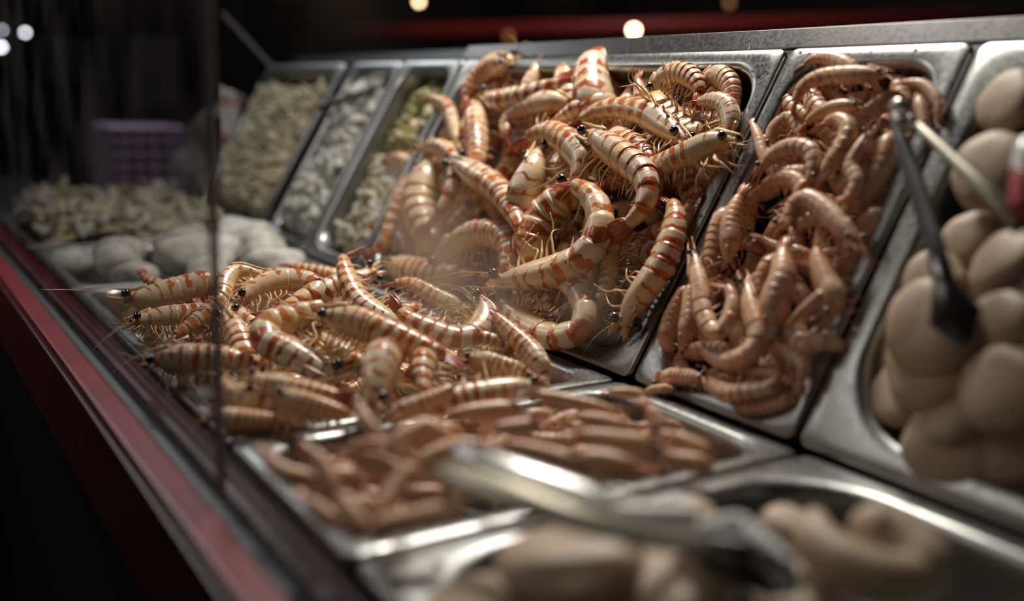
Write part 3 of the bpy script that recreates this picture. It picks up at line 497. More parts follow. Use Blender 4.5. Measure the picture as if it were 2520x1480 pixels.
('A','striped',[(-562,-371,-60),(-568,-318,-44),(-547,-267,-44)],39,(0.49,-0.2,0.85),-30,'h',None),
('A','striped',[(-248,-79,-36),(-268,-119,-38),(-294,-154,-35)],36,(0.45,-0.28,0.85),65,'b',None),
('A','striped',[(-708,-179,-23),(-683,-121,-21),(-683,-58,-4)],43,(0.48,-0.23,0.85),40,'b',None),
('A','striped',[(-967,-190,-57),(-1001,-232,-46),(-1031,-278,-39)],47,(0.5,-0.18,0.85),-30,'h',None),
('A','striped',[(-293,-229,-36),(-278,-184,-30),(-255,-141,-30)],36,(0.46,-0.26,0.85),-30,'h',None),
('A','striped',[(-841,91,-39),(-804,134,-46),(-768,179,-51)],47,(0.46,-0.27,0.85),-65,'t',None),
('A','striped',[(-354,-423,-17),(-374,-470,-16),(-399,-514,-10)],34,(0.5,-0.18,0.85),-30,'t',None),
('A','striped',[(-291,-571,-24),(-281,-529,-21),(-268,-488,-20)],32,(0.5,-0.17,0.85),0,'t',None),
('A','striped',[(-248,-302,-33),(-270,-348,-33),(-269,-397,-46)],34,(0.48,-0.22,0.85),65,'t',None),
('A','striped',[(-1250,-295,-15),(-1216,-239,-24),(-1172,-193,-41)],50,(0.5,-0.17,0.85),-65,'t',None),
('A','striped',[(-942,-525,-36),(-925,-464,-36),(-932,-399,-21)],43,(0.51,-0.14,0.85),65,'h',None),
('A','striped',[(-567,-107,-26),(-558,-54,-15),(-541,-1,-8)],41,(0.46,-0.26,0.85),0,'h',None),
('A','striped',[(-357,-250,-46),(-321,-219,-57),(-302,-175,-54)],36,(0.47,-0.25,0.85),65,'b',None),
('E','pink',[(59,111,77),(86,129,108),(101,147,140)],27,(0.0,-0.87,0.5),-30,'h',None),
('E','pink',[(125,234,273),(154,213,236),(177,192,199)],26,(0.0,-0.87,0.5),-30,'b',None),
('E','pink',[(184,251,391),(138,270,423),(101,291,459)],27,(0.0,-0.87,0.5),40,'t',None),
('E','pink',[(143,135,181),(138,118,150),(154,101,120)],26,(0.0,-0.87,0.5),65,'b',None),
('E','pink',[(94,236,328),(57,230,317),(15,224,307)],28,(0.0,-0.87,0.5),0,'t',None),
('E','pink',[(283,224,316),(275,240,344),(257,256,373)],25,(0.0,-0.87,0.5),65,'b',None),
('E','pink',[(264,190,223),(283,171,191),(299,153,159)],25,(0.0,-0.87,0.5),0,'h',None),
('E','pink',[(102,321,476),(49,326,484),(0,323,479)],28,(0.0,-0.87,0.5),65,'b',None),
('E','pink',[(186,341,488),(156,333,474),(121,327,463)],27,(0.0,-0.87,0.5),65,'t',None),
('E','pink',[(231,154,150),(217,136,120),(217,119,89)],25,(0.0,-0.87,0.5),65,'t',None),
('E','pink',[(235,238,335),(239,220,304),(249,203,274)],25,(0.0,-0.87,0.5),40,'t',None),
('E','pink',[(224,109,135),(241,91,103),(247,72,70)],25,(0.0,-0.87,0.5),40,'b',None),
('E','pink',[(-14,295,396),(23,307,416),(46,321,441)],29,(0.0,-0.87,0.5),0,'b',None),
('E','pink',[(250,215,297),(212,210,288),(172,206,281)],26,(0.0,-0.87,0.5),65,'t',None),
('E','pink',[(231,177,213),(214,195,245),(193,214,277)],25,(0.0,-0.87,0.5),-65,'b',None),
('E','pink',[(251,315,455),(207,325,473),(156,331,483)],26,(0.0,-0.87,0.5),40,'h',None),
('E','pink',[(-3,192,251),(48,184,238),(98,179,229)],28,(0.0,-0.87,0.5),65,'b',None),
('E','pink',[(60,157,150),(27,177,187),(20,200,226)],28,(0.0,-0.87,0.5),-65,'t',None),
('E','pink',[(114,272,356),(109,251,320),(100,231,285)],27,(0.0,-0.87,0.5),-65,'b',None),
('E','pink',[(315,67,55),(282,74,68),(246,79,78)],24,(0.0,-0.87,0.5),-30,'t',None),
('E','pink',[(82,321,463),(74,341,497),(89,357,526)],28,(0.0,-0.87,0.5),0,'t',None),
('E','pink',[(201,136,106),(156,135,104),(117,127,91)],26,(0.0,-0.87,0.5),0,'h',None),
('E','pink',[(98,280,364),(150,274,353),(197,276,357)],27,(0.0,-0.87,0.5),65,'b',None),
('E','pink',[(77,70,58),(115,77,70),(156,80,75)],26,(0.0,-0.87,0.5),0,'b',None),
('E','pink',[(179,65,41),(154,79,66),(159,97,96)],26,(0.0,-0.87,0.5),-65,'t',None),
('E','pink',[(332,281,392),(286,293,412),(255,310,442)],25,(0.0,-0.87,0.5),-65,'h',None),
('E','pink',[(202,151,173),(221,168,203),(230,186,234)],25,(0.0,-0.87,0.5),-65,'b',None),
('E','pink',[(298,225,270),(263,241,298),(211,250,314)],25,(0.0,-0.87,0.5),40,'h',None),
('E','pink',[(301,122,158),(253,128,169),(215,142,192)],25,(0.0,-0.87,0.5),65,'t',None),
('E','pink',[(141,268,356),(165,247,320),(159,227,285)],26,(0.0,-0.87,0.5),40,'t',None),
('E','pink',[(-26,298,433),(10,278,398),(56,261,368)],28,(0.0,-0.87,0.5),-30,'b',None),
('E','pink',[(193,338,476),(169,359,512),(128,378,546)],27,(0.0,-0.87,0.5),-65,'b',None),
('E','pink',[(238,206,276),(272,189,246),(279,169,212)],25,(0.0,-0.87,0.5),0,'b',None),
('E','pink',[(148,230,349),(93,229,348),(33,237,362)],27,(0.0,-0.87,0.5),0,'h',None),
('E','pink',[(232,252,318),(218,272,353),(214,292,388)],26,(0.0,-0.87,0.5),65,'h',None),
('E','pink',[(-6,89,62),(26,100,80),(68,106,90)],28,(0.0,-0.87,0.5),40,'b',None),
('E','pink',[(77,200,233),(89,180,198),(70,162,166)],27,(0.0,-0.87,0.5),65,'b',None),
('E','pink',[(99,324,511),(43,327,517),(-7,324,511)],28,(0.0,-0.87,0.5),65,'h',None),
('E','pink',[(239,57,20),(223,76,54),(199,96,87)],25,(0.0,-0.87,0.5),40,'h',None),
('E','pink',[(105,197,244),(110,213,271),(140,224,291)],27,(0.0,-0.87,0.5),40,'b',None),
('E','pink',[(-25,127,159),(21,111,130),(72,97,107)],28,(0.0,-0.87,0.5),-65,'t',None),
('E','pink',[(267,335,467),(233,351,495),(182,362,514)],26,(0.0,-0.87,0.5),40,'h',None),
('E','pink',[(237,146,137),(278,151,146),(311,159,161)],25,(0.0,-0.87,0.5),-65,'b',None),
('E','pink',[(192,183,186),(155,177,174),(112,173,167)],26,(0.0,-0.87,0.5),65,'h',None),
('E','pink',[(189,67,70),(157,85,101),(119,102,130)],26,(0.0,-0.87,0.5),40,'t',None),
('E','pink',[(98,145,162),(46,145,161),(-9,143,159)],28,(0.0,-0.87,0.5),-30,'t',None),
('E','pink',[(253,194,248),(255,211,277),(240,228,307)],25,(0.0,-0.87,0.5),40,'h',None),
('E','pink',[(180,172,232),(133,174,235),(90,182,249)],26,(0.0,-0.87,0.5),65,'h',None),
('E','pink',[(30,67,52),(73,52,26),(102,36,-3)],27,(0.0,-0.87,0.5),40,'t',None),
('E','pink',[(280,268,412),(244,283,438),(224,301,470)],25,(0.0,-0.87,0.5),-30,'h',None),
('E','pink',[(268,255,400),(298,237,370),(318,220,340)],24,(0.0,-0.87,0.5),-30,'t',None),
('E','pink',[(12,305,477),(65,288,447),(128,280,432)],28,(0.0,-0.87,0.5),0,'h',None),
('E','pink',[(81,328,484),(129,316,463),(177,305,443)],27,(0.0,-0.87,0.5),-65,'t',None),
('E','pink',[(106,311,416),(108,288,377),(130,266,338)],27,(0.0,-0.87,0.5),40,'h',None),
('E','pink',[(279,304,407),(242,302,405),(202,303,406)],26,(0.0,-0.87,0.5),-65,'b',None),
('E','pink',[(88,143,153),(133,152,168),(183,156,176)],26,(0.0,-0.87,0.5),65,'b',None),
('E','pink',[(319,96,46),(278,89,34),(232,84,25)],24,(0.0,-0.87,0.5),0,'h',None),
('E','pink',[(125,89,30),(98,78,11),(56,72,-1)],27,(0.0,-0.87,0.5),65,'b',None),
('E','pink',[(186,42,9),(218,52,28),(256,60,41)],25,(0.0,-0.87,0.5),65,'t',None),
('E','pink',[(162,93,45),(186,109,73),(211,123,98)],26,(0.0,-0.87,0.5),65,'b',None),
('E','pink',[(313,120,145),(280,108,124),(269,92,95)],24,(0.0,-0.87,0.5),-30,'b',None),
('E','pink',[(142,90,47),(158,72,17),(164,55,-14)],26,(0.0,-0.87,0.5),-65,'h',None),
('E','pink',[(169,288,427),(198,297,441),(218,308,461)],26,(0.0,-0.87,0.5),40,'b',None),
('E','pink',[(82,103,59),(39,96,47),(-13,96,48)],28,(0.0,-0.87,0.5),-30,'t',None),
('E','pink',[(242,114,141),(190,123,157),(144,136,180)],25,(0.0,-0.87,0.5),-30,'t',None),
('E','pink',[(190,93,73),(182,77,45),(151,63,21)],26,(0.0,-0.87,0.5),0,'t',None),
('E','pink',[(184,213,257),(149,232,290),(135,253,327)],26,(0.0,-0.87,0.5),65,'t',None),
('E','pink',[(54,118,141),(67,99,109),(94,83,80)],27,(0.0,-0.87,0.5),-65,'b',None),
('E','pink',[(279,253,398),(234,257,405),(189,267,422)],25,(0.0,-0.87,0.5),65,'t',None),
('E','pink',[(241,314,443),(285,315,446),(330,315,445)],25,(0.0,-0.87,0.5),0,'h',None),
('E','pink',[(299,166,188),(254,164,184),(207,170,194)],25,(0.0,-0.87,0.5),65,'b',None),
('E','pink',[(104,315,417),(148,302,394),(196,292,376)],27,(0.0,-0.87,0.5),-30,'h',None),
('E','pink',[(100,318,434),(157,312,423),(207,302,406)],27,(0.0,-0.87,0.5),65,'t',None),
('E','pink',[(100,231,352),(92,248,382),(83,266,414)],27,(0.0,-0.87,0.5),-30,'b',None),
('E','pink',[(211,74,33),(252,74,32),(291,76,36)],25,(0.0,-0.87,0.5),65,'h',None),
('E','pink',[(73,183,240),(43,204,276),(40,226,314)],28,(0.0,-0.87,0.5),-30,'t',None),
('E','pink',[(204,310,485),(156,328,516),(107,347,550)],27,(0.0,-0.87,0.5),40,'t',None),
('E','pink',[(294,104,66),(282,120,95),(253,134,119)],24,(0.0,-0.87,0.5),65,'h',None),
('E','pink',[(91,178,194),(75,161,165),(48,146,138)],27,(0.0,-0.87,0.5),0,'b',None),
('E','pink',[(276,194,209),(237,196,213),(202,191,204)],25,(0.0,-0.87,0.5),40,'h',None),
('E','pink',[(36,182,190),(-8,197,216),(-69,208,235)],29,(0.0,-0.87,0.5),65,'t',None),
('E','pink',[(24,270,375),(8,252,342),(-33,238,318)],29,(0.0,-0.87,0.5),0,'b',None),
('E','pink',[(243,151,217),(199,149,212),(163,139,195)],25,(0.0,-0.87,0.5),40,'h',None),
('E','pink',[(279,340,514),(291,322,482),(325,306,454)],25,(0.0,-0.87,0.5),65,'h',None),
('E','pink',[(168,252,351),(215,241,332),(264,239,327)],26,(0.0,-0.87,0.5),-30,'t',None),
('E','pink',[(72,300,483),(116,282,452),(168,269,429)],27,(0.0,-0.87,0.5),-30,'b',None),
('E','pink',[(268,276,432),(270,293,462),(243,311,494)],25,(0.0,-0.87,0.5),-65,'t',None),
('E','pink',[(-24,126,123),(-7,144,155),(-22,164,188)],28,(0.0,-0.87,0.5),65,'t',None),
('B','pink',[(197,-496,-7),(188,-517,-8),(187,-539,-14)],19,(0.47,-0.24,0.85),40,'b',None),
('B','pink',[(151,-440,-31),(158,-410,-25),(171,-381,-23)],21,(0.46,-0.27,0.85),40,'b',None),
('B','pink',[(277,-658,4),(284,-638,5),(284,-618,10)],17,(0.49,-0.21,0.85),65,'t',None),
('B','pink',[(293,-104,-23),(275,-126,-25),(250,-137,-18)],22,(0.38,-0.36,0.85),65,'b',None),
('B','pink',[(63,-303,-17),(78,-273,-15),(89,-241,-9)],23,(0.44,-0.29,0.85),-65,'h',None),
('B','pink',[(128,-336,-17),(153,-318,-24),(172,-293,-26)],22,(0.44,-0.3,0.85),-30,'h',None),
('B','pink',[(111,-534,-8),(126,-512,-10),(145,-493,-15)],20,(0.48,-0.23,0.85),0,'t',None),
('B','pink',[(257,-291,0),(271,-269,1),(293,-256,-4)],20,(0.41,-0.33,0.85),-30,'h',None),
('B','pink',[(176,-612,-12),(193,-588,-15),(202,-562,-14)],19,(0.48,-0.21,0.85),-30,'h',None),
('B','pink',[(279,-162,-8),(261,-185,-9),(240,-204,-7)],21,(0.4,-0.35,0.85),-65,'t',None),
('B','pink',[(256,-372,0),(272,-354,-1),(288,-339,-4)],20,(0.43,-0.31,0.85),0,'b',None),
('B','pink',[(28,-326,-22),(40,-299,-19),(47,-270,-13)],23,(0.45,-0.28,0.85),65,'b',None),
('B','pink',[(126,-382,-15),(106,-407,-12),(86,-431,-8)],21,(0.46,-0.26,0.85),-30,'t',None),
('B','pink',[(316,-547,-1),(309,-572,-4),(303,-597,-8)],17,(0.47,-0.24,0.85),40,'h',None),
('B','pink',[(132,-503,0),(148,-485,-3),(163,-467,-7)],20,(0.47,-0.24,0.85),0,'h',None),
('B','pink',[(287,-446,-3),(272,-467,-2),(264,-491,-6)],19,(0.45,-0.27,0.85),0,'b',None),
('B','pink',[(267,-385,0),(248,-401,5),(234,-423,5)],20,(0.44,-0.29,0.85),-65,'t',None),
('B','pink',[(94,-641,-21),(111,-618,-26),(121,-592,-26)],20,(0.49,-0.19,0.85),65,'t',None),
('B','pink',[(298,-519,1),(310,-500,0),(313,-479,5)],18,(0.46,-0.27,0.85),40,'t',None),
('B','pink',[(227,-418,-32),(234,-390,-25),(249,-364,-24)],20,(0.44,-0.29,0.85),40,'t',None),
('B','pink',[(137,-294,-17),(156,-267,-17),(173,-238,-15)],22,(0.43,-0.31,0.85),-30,'b',None),
('B','pink',[(62,-535,-33),(46,-559,-30),(25,-578,-22)],21,(0.49,-0.2,0.85),-65,'h',None),
('B','pink',[(255,-508,-14),(244,-529,-14),(232,-550,-14)],19,(0.47,-0.24,0.85),-30,'b',None),
('B','pink',[(149,-583,-4),(163,-567,-8),(177,-549,-11)],19,(0.48,-0.22,0.85),-30,'b',None),
('B','pink',[(151,-206,-14),(170,-183,-15),(182,-156,-10)],22,(0.41,-0.33,0.85),0,'t',None),
('B','pink',[(309,-640,-3),(314,-615,1),(326,-592,0)],17,(0.48,-0.23,0.85),0,'t',None),
('B','pink',[(22,-639,-23),(33,-615,-24),(32,-589,-19)],21,(0.5,-0.18,0.85),65,'t',None),
('B','pink',[(143,-249,0),(166,-229,-4),(179,-201,0)],22,(0.42,-0.32,0.85),0,'t',None),
('B','pink',[(144,-401,-11),(157,-376,-10),(159,-349,-2)],21,(0.45,-0.28,0.85),65,'b',None),
('B','pink',[(76,-331,-15),(58,-354,-12),(42,-378,-12)],22,(0.46,-0.27,0.85),40,'b',None),
('B','pink',[(179,-520,-25),(175,-543,-29),(161,-563,-27)],20,(0.48,-0.23,0.85),0,'b',None),
('B','pink',[(252,-163,2),(276,-146,-2),(295,-123,-1)],21,(0.39,-0.36,0.85),-65,'h',None),
('B','pink',[(100,-217,-5),(83,-241,-5),(75,-270,-11)],23,(0.44,-0.3,0.85),65,'t',None),
('B','pink',[(131,-245,-3),(134,-218,6),(147,-194,8)],23,(0.42,-0.32,0.85),-30,'h',None),
('B','pink',[(168,-643,-21),(177,-618,-21),(195,-598,-26)],19,(0.49,-0.2,0.85),-30,'b',None),
('B','pink',[(285,-197,-17),(266,-218,-17),(249,-242,-19)],21,(0.4,-0.34,0.85),-65,'b',None),
('B','pink',[(137,-303,-11),(122,-327,-11),(102,-346,-7)],22,(0.45,-0.29,0.85),40,'b',None),
('B','pink',[(287,-300,-3),(267,-313,2),(252,-333,2)],20,(0.42,-0.32,0.85),0,'b',None),
('B','pink',[(188,-589,3),(180,-610,3),(181,-631,-3)],19,(0.49,-0.2,0.85),-30,'b',None),
('B','pink',[(245,-134,8),(226,-160,5),(200,-179,10)],22,(0.4,-0.35,0.85),40,'h',None),
('B','pink',[(185,-441,-18),(171,-468,-19),(147,-485,-11)],20,(0.47,-0.25,0.85),40,'t',None),
('B','pink',[(165,-492,-24),(189,-471,-30),(201,-441,-28)],20,(0.46,-0.26,0.85),-65,'b',None),
('B','pink',[(157,-120,-21),(133,-132,-15),(116,-155,-16)],23,(0.41,-0.34,0.85),40,'t',None),
('B','pink',[(100,-466,3),(109,-443,5),(116,-420,8)],21,(0.47,-0.25,0.85),-30,'t',None),
('B','pink',[(187,-209,-16),(211,-185,-17),(232,-159,-17)],22,(0.41,-0.34,0.85),-65,'b',None),
('B','pink',[(280,-618,5),(289,-597,5),(304,-580,2)],17,(0.48,-0.23,0.85),40,'b',None),
('B','pink',[(328,-525,-4),(315,-545,-3),(311,-568,-8)],18,(0.47,-0.25,0.85),-65,'b',None),
('B','pink',[(93,-440,-4),(84,-468,-7),(73,-494,-8)],21,(0.47,-0.24,0.85),0,'b',None),
('B','pink',[(354,-211,5),(336,-229,6),(321,-250,4)],20,(0.39,-0.35,0.85),65,'b',None),
('B','pink',[(119,-569,1),(131,-549,-1),(146,-531,-4)],20,(0.48,-0.22,0.85),65,'t',None),
('B','pink',[(193,-426,-11),(215,-409,-17),(232,-387,-19)],20,(0.45,-0.28,0.85),-30,'t',None),
]

HP = [(0, .24), (.03, .40), (.07, .56), (.13, .76), (.2, .92), (.28, 1.02), (.35, 1.02), (.45, 1.), (.55, .96), (.65, .88), (.75, .75), (.82, .61), (.88, .45), (1, .2)]
def hprof(s): return np.interp(s, [a for a, b in HP], [b for a, b in HP])
SC_ = .355; SA = .875
def make_prawn(idx, pan_, kind, P, w, nrm, ang, ext, label, group):
    R = random.Random(idx * 31 + 5)
    P = np.array(P, float) / 2000.; w = w / 2000. * (1.22 if kind == 'striped' else 1.18); nrm = unit(np.array(nrm, float))
    hero = kind == 'striped'
    # body depth: a prawn seen from the back shows its (narrower) width
    a = math.radians(ang); side = abs(math.sin(a))
    H = w / 2 * (1.02 if side > .6 else 1.12); Wd = H * (.80 if side > .6 else .9)
    C_ = catmull(P, 10)
    L = np.linalg.norm(np.diff(C_, axis=0), axis=1).sum()
    want = 5.2 * w
    if ext and L < want:
        miss = want - L; parts = {'h': [1, 0], 't': [0, 1], 'b': [.5, .5]}[ext]
        def tail(p, d, m):
            out = []; d = unit(d)
            ax = unit(np.cross(d, -nrm)); tot = 0; st = m / 12
            for k in range(12):
                ang_ = min(1.45, .45 + k * .25); dd = math.cos(ang_) * d - math.sin(ang_) * nrm
                p = p + dd * st; out.append(p)
            return out
        if parts[0]: C_ = np.vstack([np.array(tail(C_[0], C_[0] - C_[2], miss * parts[0]))[::-1], C_])
        if parts[1]: C_ = np.vstack([C_, np.array(tail(C_[-1], C_[-1] - C_[-3], miss * parts[1]))])
    L = np.linalg.norm(np.diff(C_, axis=0), axis=1).sum()
    # gentle out-of-plane sway
    nseg = 160; s_all = np.linspace(0, 1, nseg); C_ = resample(C_, s_all)
    sw = R.uniform(-.18, .18) * w
    C_ = C_ + nrm * (sw * np.sin(s_all * math.pi * R.uniform(.8, 1.6)))[:, None]
    T = np.gradient(C_, axis=0); T /= np.linalg.norm(T, axis=1, keepdims=True)
    mid = nseg // 2; Nn = np.zeros_like(C_); nn = unit(nrm - (nrm @ T[mid]) * T[mid]); Nn[mid] = nn
    for i in range(mid + 1, nseg): nn = unit(nn - (nn @ T[i]) * T[i]); Nn[i] = nn
    nn = Nn[mid]
    for i in range(mid - 1, -1, -1): nn = unit(nn - (nn @ T[i]) * T[i]); Nn[i] = nn
    Rt = np.cross(T, Nn)
    Dd = math.cos(a) * Nn + math.sin(a) * Rt; Ll = np.cross(T, Dd)
    def at(s):
        f_ = min(max(s, 0), 1) * (nseg - 1); i = int(min(f_, nseg - 2)); t = f_ - i
        g = lambda A: A[i] * (1 - t) + A[i + 1] * t
        return g(C_), g(T), unit(g(Dd)), unit(g(Ll))
    org = C_.mean(0) - nrm * H
    root = empty('striped_prawn' if hero else 'pink_prawn', tuple(org))
    tag(root, label, 'prawn', group)
    nr = 20 if hero else 14
    def ring(s, k, kw=1., belly=.86, drop=0., q=None):
        c, t, d, l = at(s); out = []; h = H * hprof(s) * k
        if s < 0: c = c + t * s * L
        for j in range(nr):
            p = 2 * math.pi * j / nr; cs, sn = math.cos(p), math.sin(p)
            x = math.copysign(abs(sn) ** .82, sn) * Wd / H * kw
            y = cs if cs > 0 else cs * belly
            if q is not None and cs < 0: lobe = math.sin(math.pi * min(1, q * 1.05)); y *= .86 + .22 * lobe * abs(sn) ** .5; x *= .95 + .07 * lobe
            out.append(c - org + d * h * (y + drop) + l * h * x)
        return out
    def tube(rings, us):
        V = [p for r_ in rings for p in r_]; n = len(rings)
        UV = [(u, 1 - abs(1 - 2 * j / nr)) for u in us for j in range(nr)]
        F = [(i * nr + j, i * nr + (j + 1) % nr, (i + 1) * nr + (j + 1) % nr, (i + 1) * nr + j) for i in range(n - 1) for j in range(nr)]
        F.append(tuple(range(nr))[::-1]); F.append(tuple((n - 1) * nr + j for j in range(nr)))
        return V, F, UV
    ms = [MAT['shell_banded' if pan_ == 'A' else 'shell_' + kind]]
    # carapace with rostrum
    ss = [0, .012, .03, .055, .085, .12, .16, .2, .24, .28, .32, .345, SC_ + .004, SC_ + .01]
    ks = [.55, .8, .95, 1., 1., 1., 1., 1., 1., 1., 1., 1.02, 1.03, .97]
    b = MB(); b.add(*tube([ring(s, k) for s, k in zip(ss, ks)], [.2 + .3 * s / SC_ for s in ss]))
    c0, t0, d0, l0 = at(.0); rp = []; rr = []
    for k in range(9):
        q = k / 8; s = .17 - .17 * q
        c, t, d, l = at(s)
        rp.append(c - org + d * H * hprof(s) * (.97 + .25 * q) - t * (max(0, q - .6) / .4) * .085 * L * (1 if hero else .8)); rr.append(.11 * w * (1 - q) ** .7 + .0003)
    b.add(*sweep(rp, [x * .55 for x in rr], rr, d0, 6))
    car = b.build('carapace', ms, root)
    # abdomen: six overlapping rings of shell
    rings = []; us = []
    for g in range(6):
        s0 = SC_ + (SA - SC_) * g / 6; s1 = SC_ + (SA - SC_) * (g + 1) / 6
        for q, k in ((0., .955), (.12, .985), (.35, 1.0), (.62, 1.015), (.86, 1.035), (.97, 1.035), (.995, 1.0)):
            rings.append(ring(s0 + (s1 - s0) * q, k, 1., .82, 0., q)); us.append(.5 + (g + q) / 10)
    rings.append(ring(SA + .006, .8)); us.append(1.1)
    b = MB(); b.add(*tube(rings, us)); b.build('abdomen', ms, root)
    # tail fan: telson and two pairs of uropods
    b = MB(); c, t, d, l = at(SA - .005); cE, tE, dE, lE = at(1.)
    FL = max(np.linalg.norm(cE - c), .95 * w); dirn = unit(.5 * unit(cE - c) + .5 * t)
    spread = R.uniform(.6, 1.25)
    for an, ln, wd, up in ((0, .82, .15, .22), (.22, 1., .19, .04), (-.22, 1., .19, .04), (.50, .92, .17, -.1), (-.50, .92, .17, -.1)):
        an *= spread * .75
        dv = unit(dirn * math.cos(an) + l * math.sin(an)); pts = []; rx = []; ry = []
        for k in range(8):
            q = k / 7; pts.append(c - org + d * H * (.1 + up) * hprof(SA) + dv * FL * ln * q - d * H * .22 * q * q * (1 + abs(an)) + l * an * H * .25)
            rx.append(wd * w * max(.05, math.sin(math.pi * (.14 + .83 * q) ** .85)) * (1.0 if hero else .85)); ry.append(.022 * w + .03 * w * (1 - q))
        b.add(*sweep(pts, rx, ry, d, 8))
    b.build('tail_fan', [MAT['fan_' + kind]], root)
    # eyes on short stalks
    er = .165 * w * (1. if hero else .85)
    ends_hidden = ext in ('h', 'b')
    if not ends_hidden:
        for sg in (1, -1):
            c, t, d, l = at(.045); p = c - org + d * H * .30 + l * sg * H * .72 - t * .01 * L
            b = MB(); V, F = sphere(p, er); b.add(V, F)
            q0 = c - org + d * H * .1 + l * sg * H * .2
            b.add(*sweep([q0, (q0 + p) / 2, p], [er * .7, er * .55, er * .6], [er * .7, er * .55, er * .6], d, 7), m=1)
            b.build('eye', [MAT['eye'], MAT['leg_' + kind]], root)
        # antennal scales
        for sg in (1, -1):
            c, t, d, l = at(.03); b = MB(); pts = []; rx = []; ry = []
            for k in range(6):
                q = k / 5; pts.append(c - org - d * H * (.12 + .1 * q) + l * sg * H * (.28 + .22 * q) - t * L * .11 * q)
                rx.append(.12 * w * math.sin(math.pi * (.25 + .72 * q))); ry.append(.03 * w)
            b.add(*sweep(pts, rx, ry, d, 7)); b.build('antennal_scale', [MAT['leg_' + kind]], root)
        # antennae
        for sg in (1, -1):
            c, t, d, l = at(.02); p = c - org - d * H * .1 + l * sg * H * .3; v = unit(-t + l * sg * R.uniform(.1, .7) + nrm * R.uniform(.1, .6))
            n = 18; ln = L * R.uniform(.25, .55); pts = [p]; bend = unit(np.array([R.uniform(-1, 1), R.uniform(-1, 1), R.uniform(-.9, .2)]))
            for k in range(n): v = unit(v + bend * .17 - nrm * .035); p = p + v * ln / n; pts.append(p)
            r_ = [.014 * w * (1 - .8 * k / n) + .00012 for k in range(n + 1)]
            b = MB(); b.add(*sweep(pts, r_, r_, d, 5)); b.build('antenna', [MAT['leg_' + kind]], root)
    if hero and label:
        b = MB(); c, t, d, l = at(.07); h = H * hprof(.07)
        for k in range(9):
            v = unit(-t * R.uniform(.3, 1) - d * R.uniform(.2, .9) + l * R.uniform(-.8, .8)); p = c - org - d * h * .5 + l * h * R.uniform(-.6, .6); ln = w * R.uniform(.3, .65)
            e = unit(np.array([R.gauss(0, 1) for _ in range(3)])); pts = [p + v * ln * q + e * ln * .35 * q * q for q in np.linspace(0, 1, 6)]
            r_ = [.038 * w * (1 - .75 * q) for q in np.linspace(0, 1, 6)]; b.add(*sweep(pts, r_, r_, d, 5))
        b.build('mouthparts', [MAT['leg_' + kind]], root)
    # walking legs
    hidden_back = abs(ang) < 15
    nl = (12 if hero else 7)
    if label is None: nl = 2
    for k in range(nl):
        sg = 1 if k % 2 else -1; s = .10 + .24 * (k + .5) / nl
        c, t, d, l = at(s); h = H * hprof(s)
        p0 = c - org - d * h * .62 + l * sg * h * .35
        ln = w * R.uniform(.75, 1.25) * (1.1 if hero else .9); fw = R.uniform(-.1, .9) * (1 if k < nl / 2 else .4)
        v1 = unit(-d + l * sg * R.uniform(.3, .9) * (1.6 if hidden_back else 1) - t * fw + nrm * R.uniform(0, .25)); p1 = p0 + v1 * ln * .38
        v2 = unit(v1 * .4 - t * R.uniform(-.7, 1.1) - d * R.uniform(0, .5) + l * sg * R.uniform(-.2, .3)); p2 = p1 + v2 * ln * .4
        v3 = unit(v2 * .6 + np.array([R.uniform(-.6, .6) for _ in range(3)]) - d * .2); p3 = p2 + v3 * ln * .4
        pts = catmull([p0, p1, p2, p3], 5); r_ = [.048 * w * (1 - .72 * q / (len(pts) - 1)) for q in range(len(pts))]
        b = MB(); b.add(*sweep(pts, r_, r_, d, 6)); b.build('walking_leg', [MAT['leg_' + kind]], root)
    # swimmerets under the abdomen
    for k in range(5 if hero else 3):
        s = SC_ + (SA - SC_) * (k + .6) / (5.6 if hero else 3.6)
        c, t, d, l = at(s); h = H * hprof(s); b = MB()
        for sg in (1, -1):
            p0 = c - org - d * h * .60 + l * sg * h * .42
            for m_ in range(2):
                v = unit(-d + t * R.uniform(-.25, .55) + l * sg * R.uniform(-.1, .35) - t * m_ * .3)
                ln = w * R.uniform(.42, .70) * (1 - .05 * k); pts = [p0 + v * ln * q - (t if m_ == 0 else -t) * ln * .18 * q * q for q in np.linspace(0, 1, 6)]
                b.add(*sweep(pts, [.055 * w * x for x in (.8, 1, 1.05, .9, .6, .15)], [.02 * w] * 6, l, 6))
        b.build('swimmeret', [MAT['swim_' + kind]], root)
    return root
GRP = {'A': 'striped prawns in the level tray', 'D': 'striped prawns in the large sloping tray', 'E': 'pink prawns in the narrow sloping tray', 'B': 'pink prawns in the small level tray'}
FILL = {'A': 'striped prawn buried under the top layer of the level tray heap', 'D': 'striped prawn buried under the top layer in the large sloping tray', 'E': 'pink prawn buried under the top layer in the narrow sloping tray', 'B': 'pink prawn buried under the top layer in the small level tray'}
for i_, (pn, kd, pts_, w_, nr_, an_, ex_, lb_) in enumerate(PRAWNS):
    tag(make_prawn(i_, pn, kd, pts_, w_, nr_, an_, ex_, lb_, GRP[pn] if lb_ else 'buried ' + GRP[pn]), lb_ or FILL[pn])
JOINT_X=0.0779
SPOTS=[(0.3388, 0.174, 0.0349, 0.8), (0.305, 0.1881, 0.0282, 0.5), (0.4182, 0.1757, 0.0133, 0.45), (0.3749, 0.1721, 0.0177, 0.5), (0.1578, 0.1238, 0.0188, 0.18), (0.5051, 0.2176, 0.0115, 0.1), (0.4918, 0.1761, 0.0112, 0.1)]
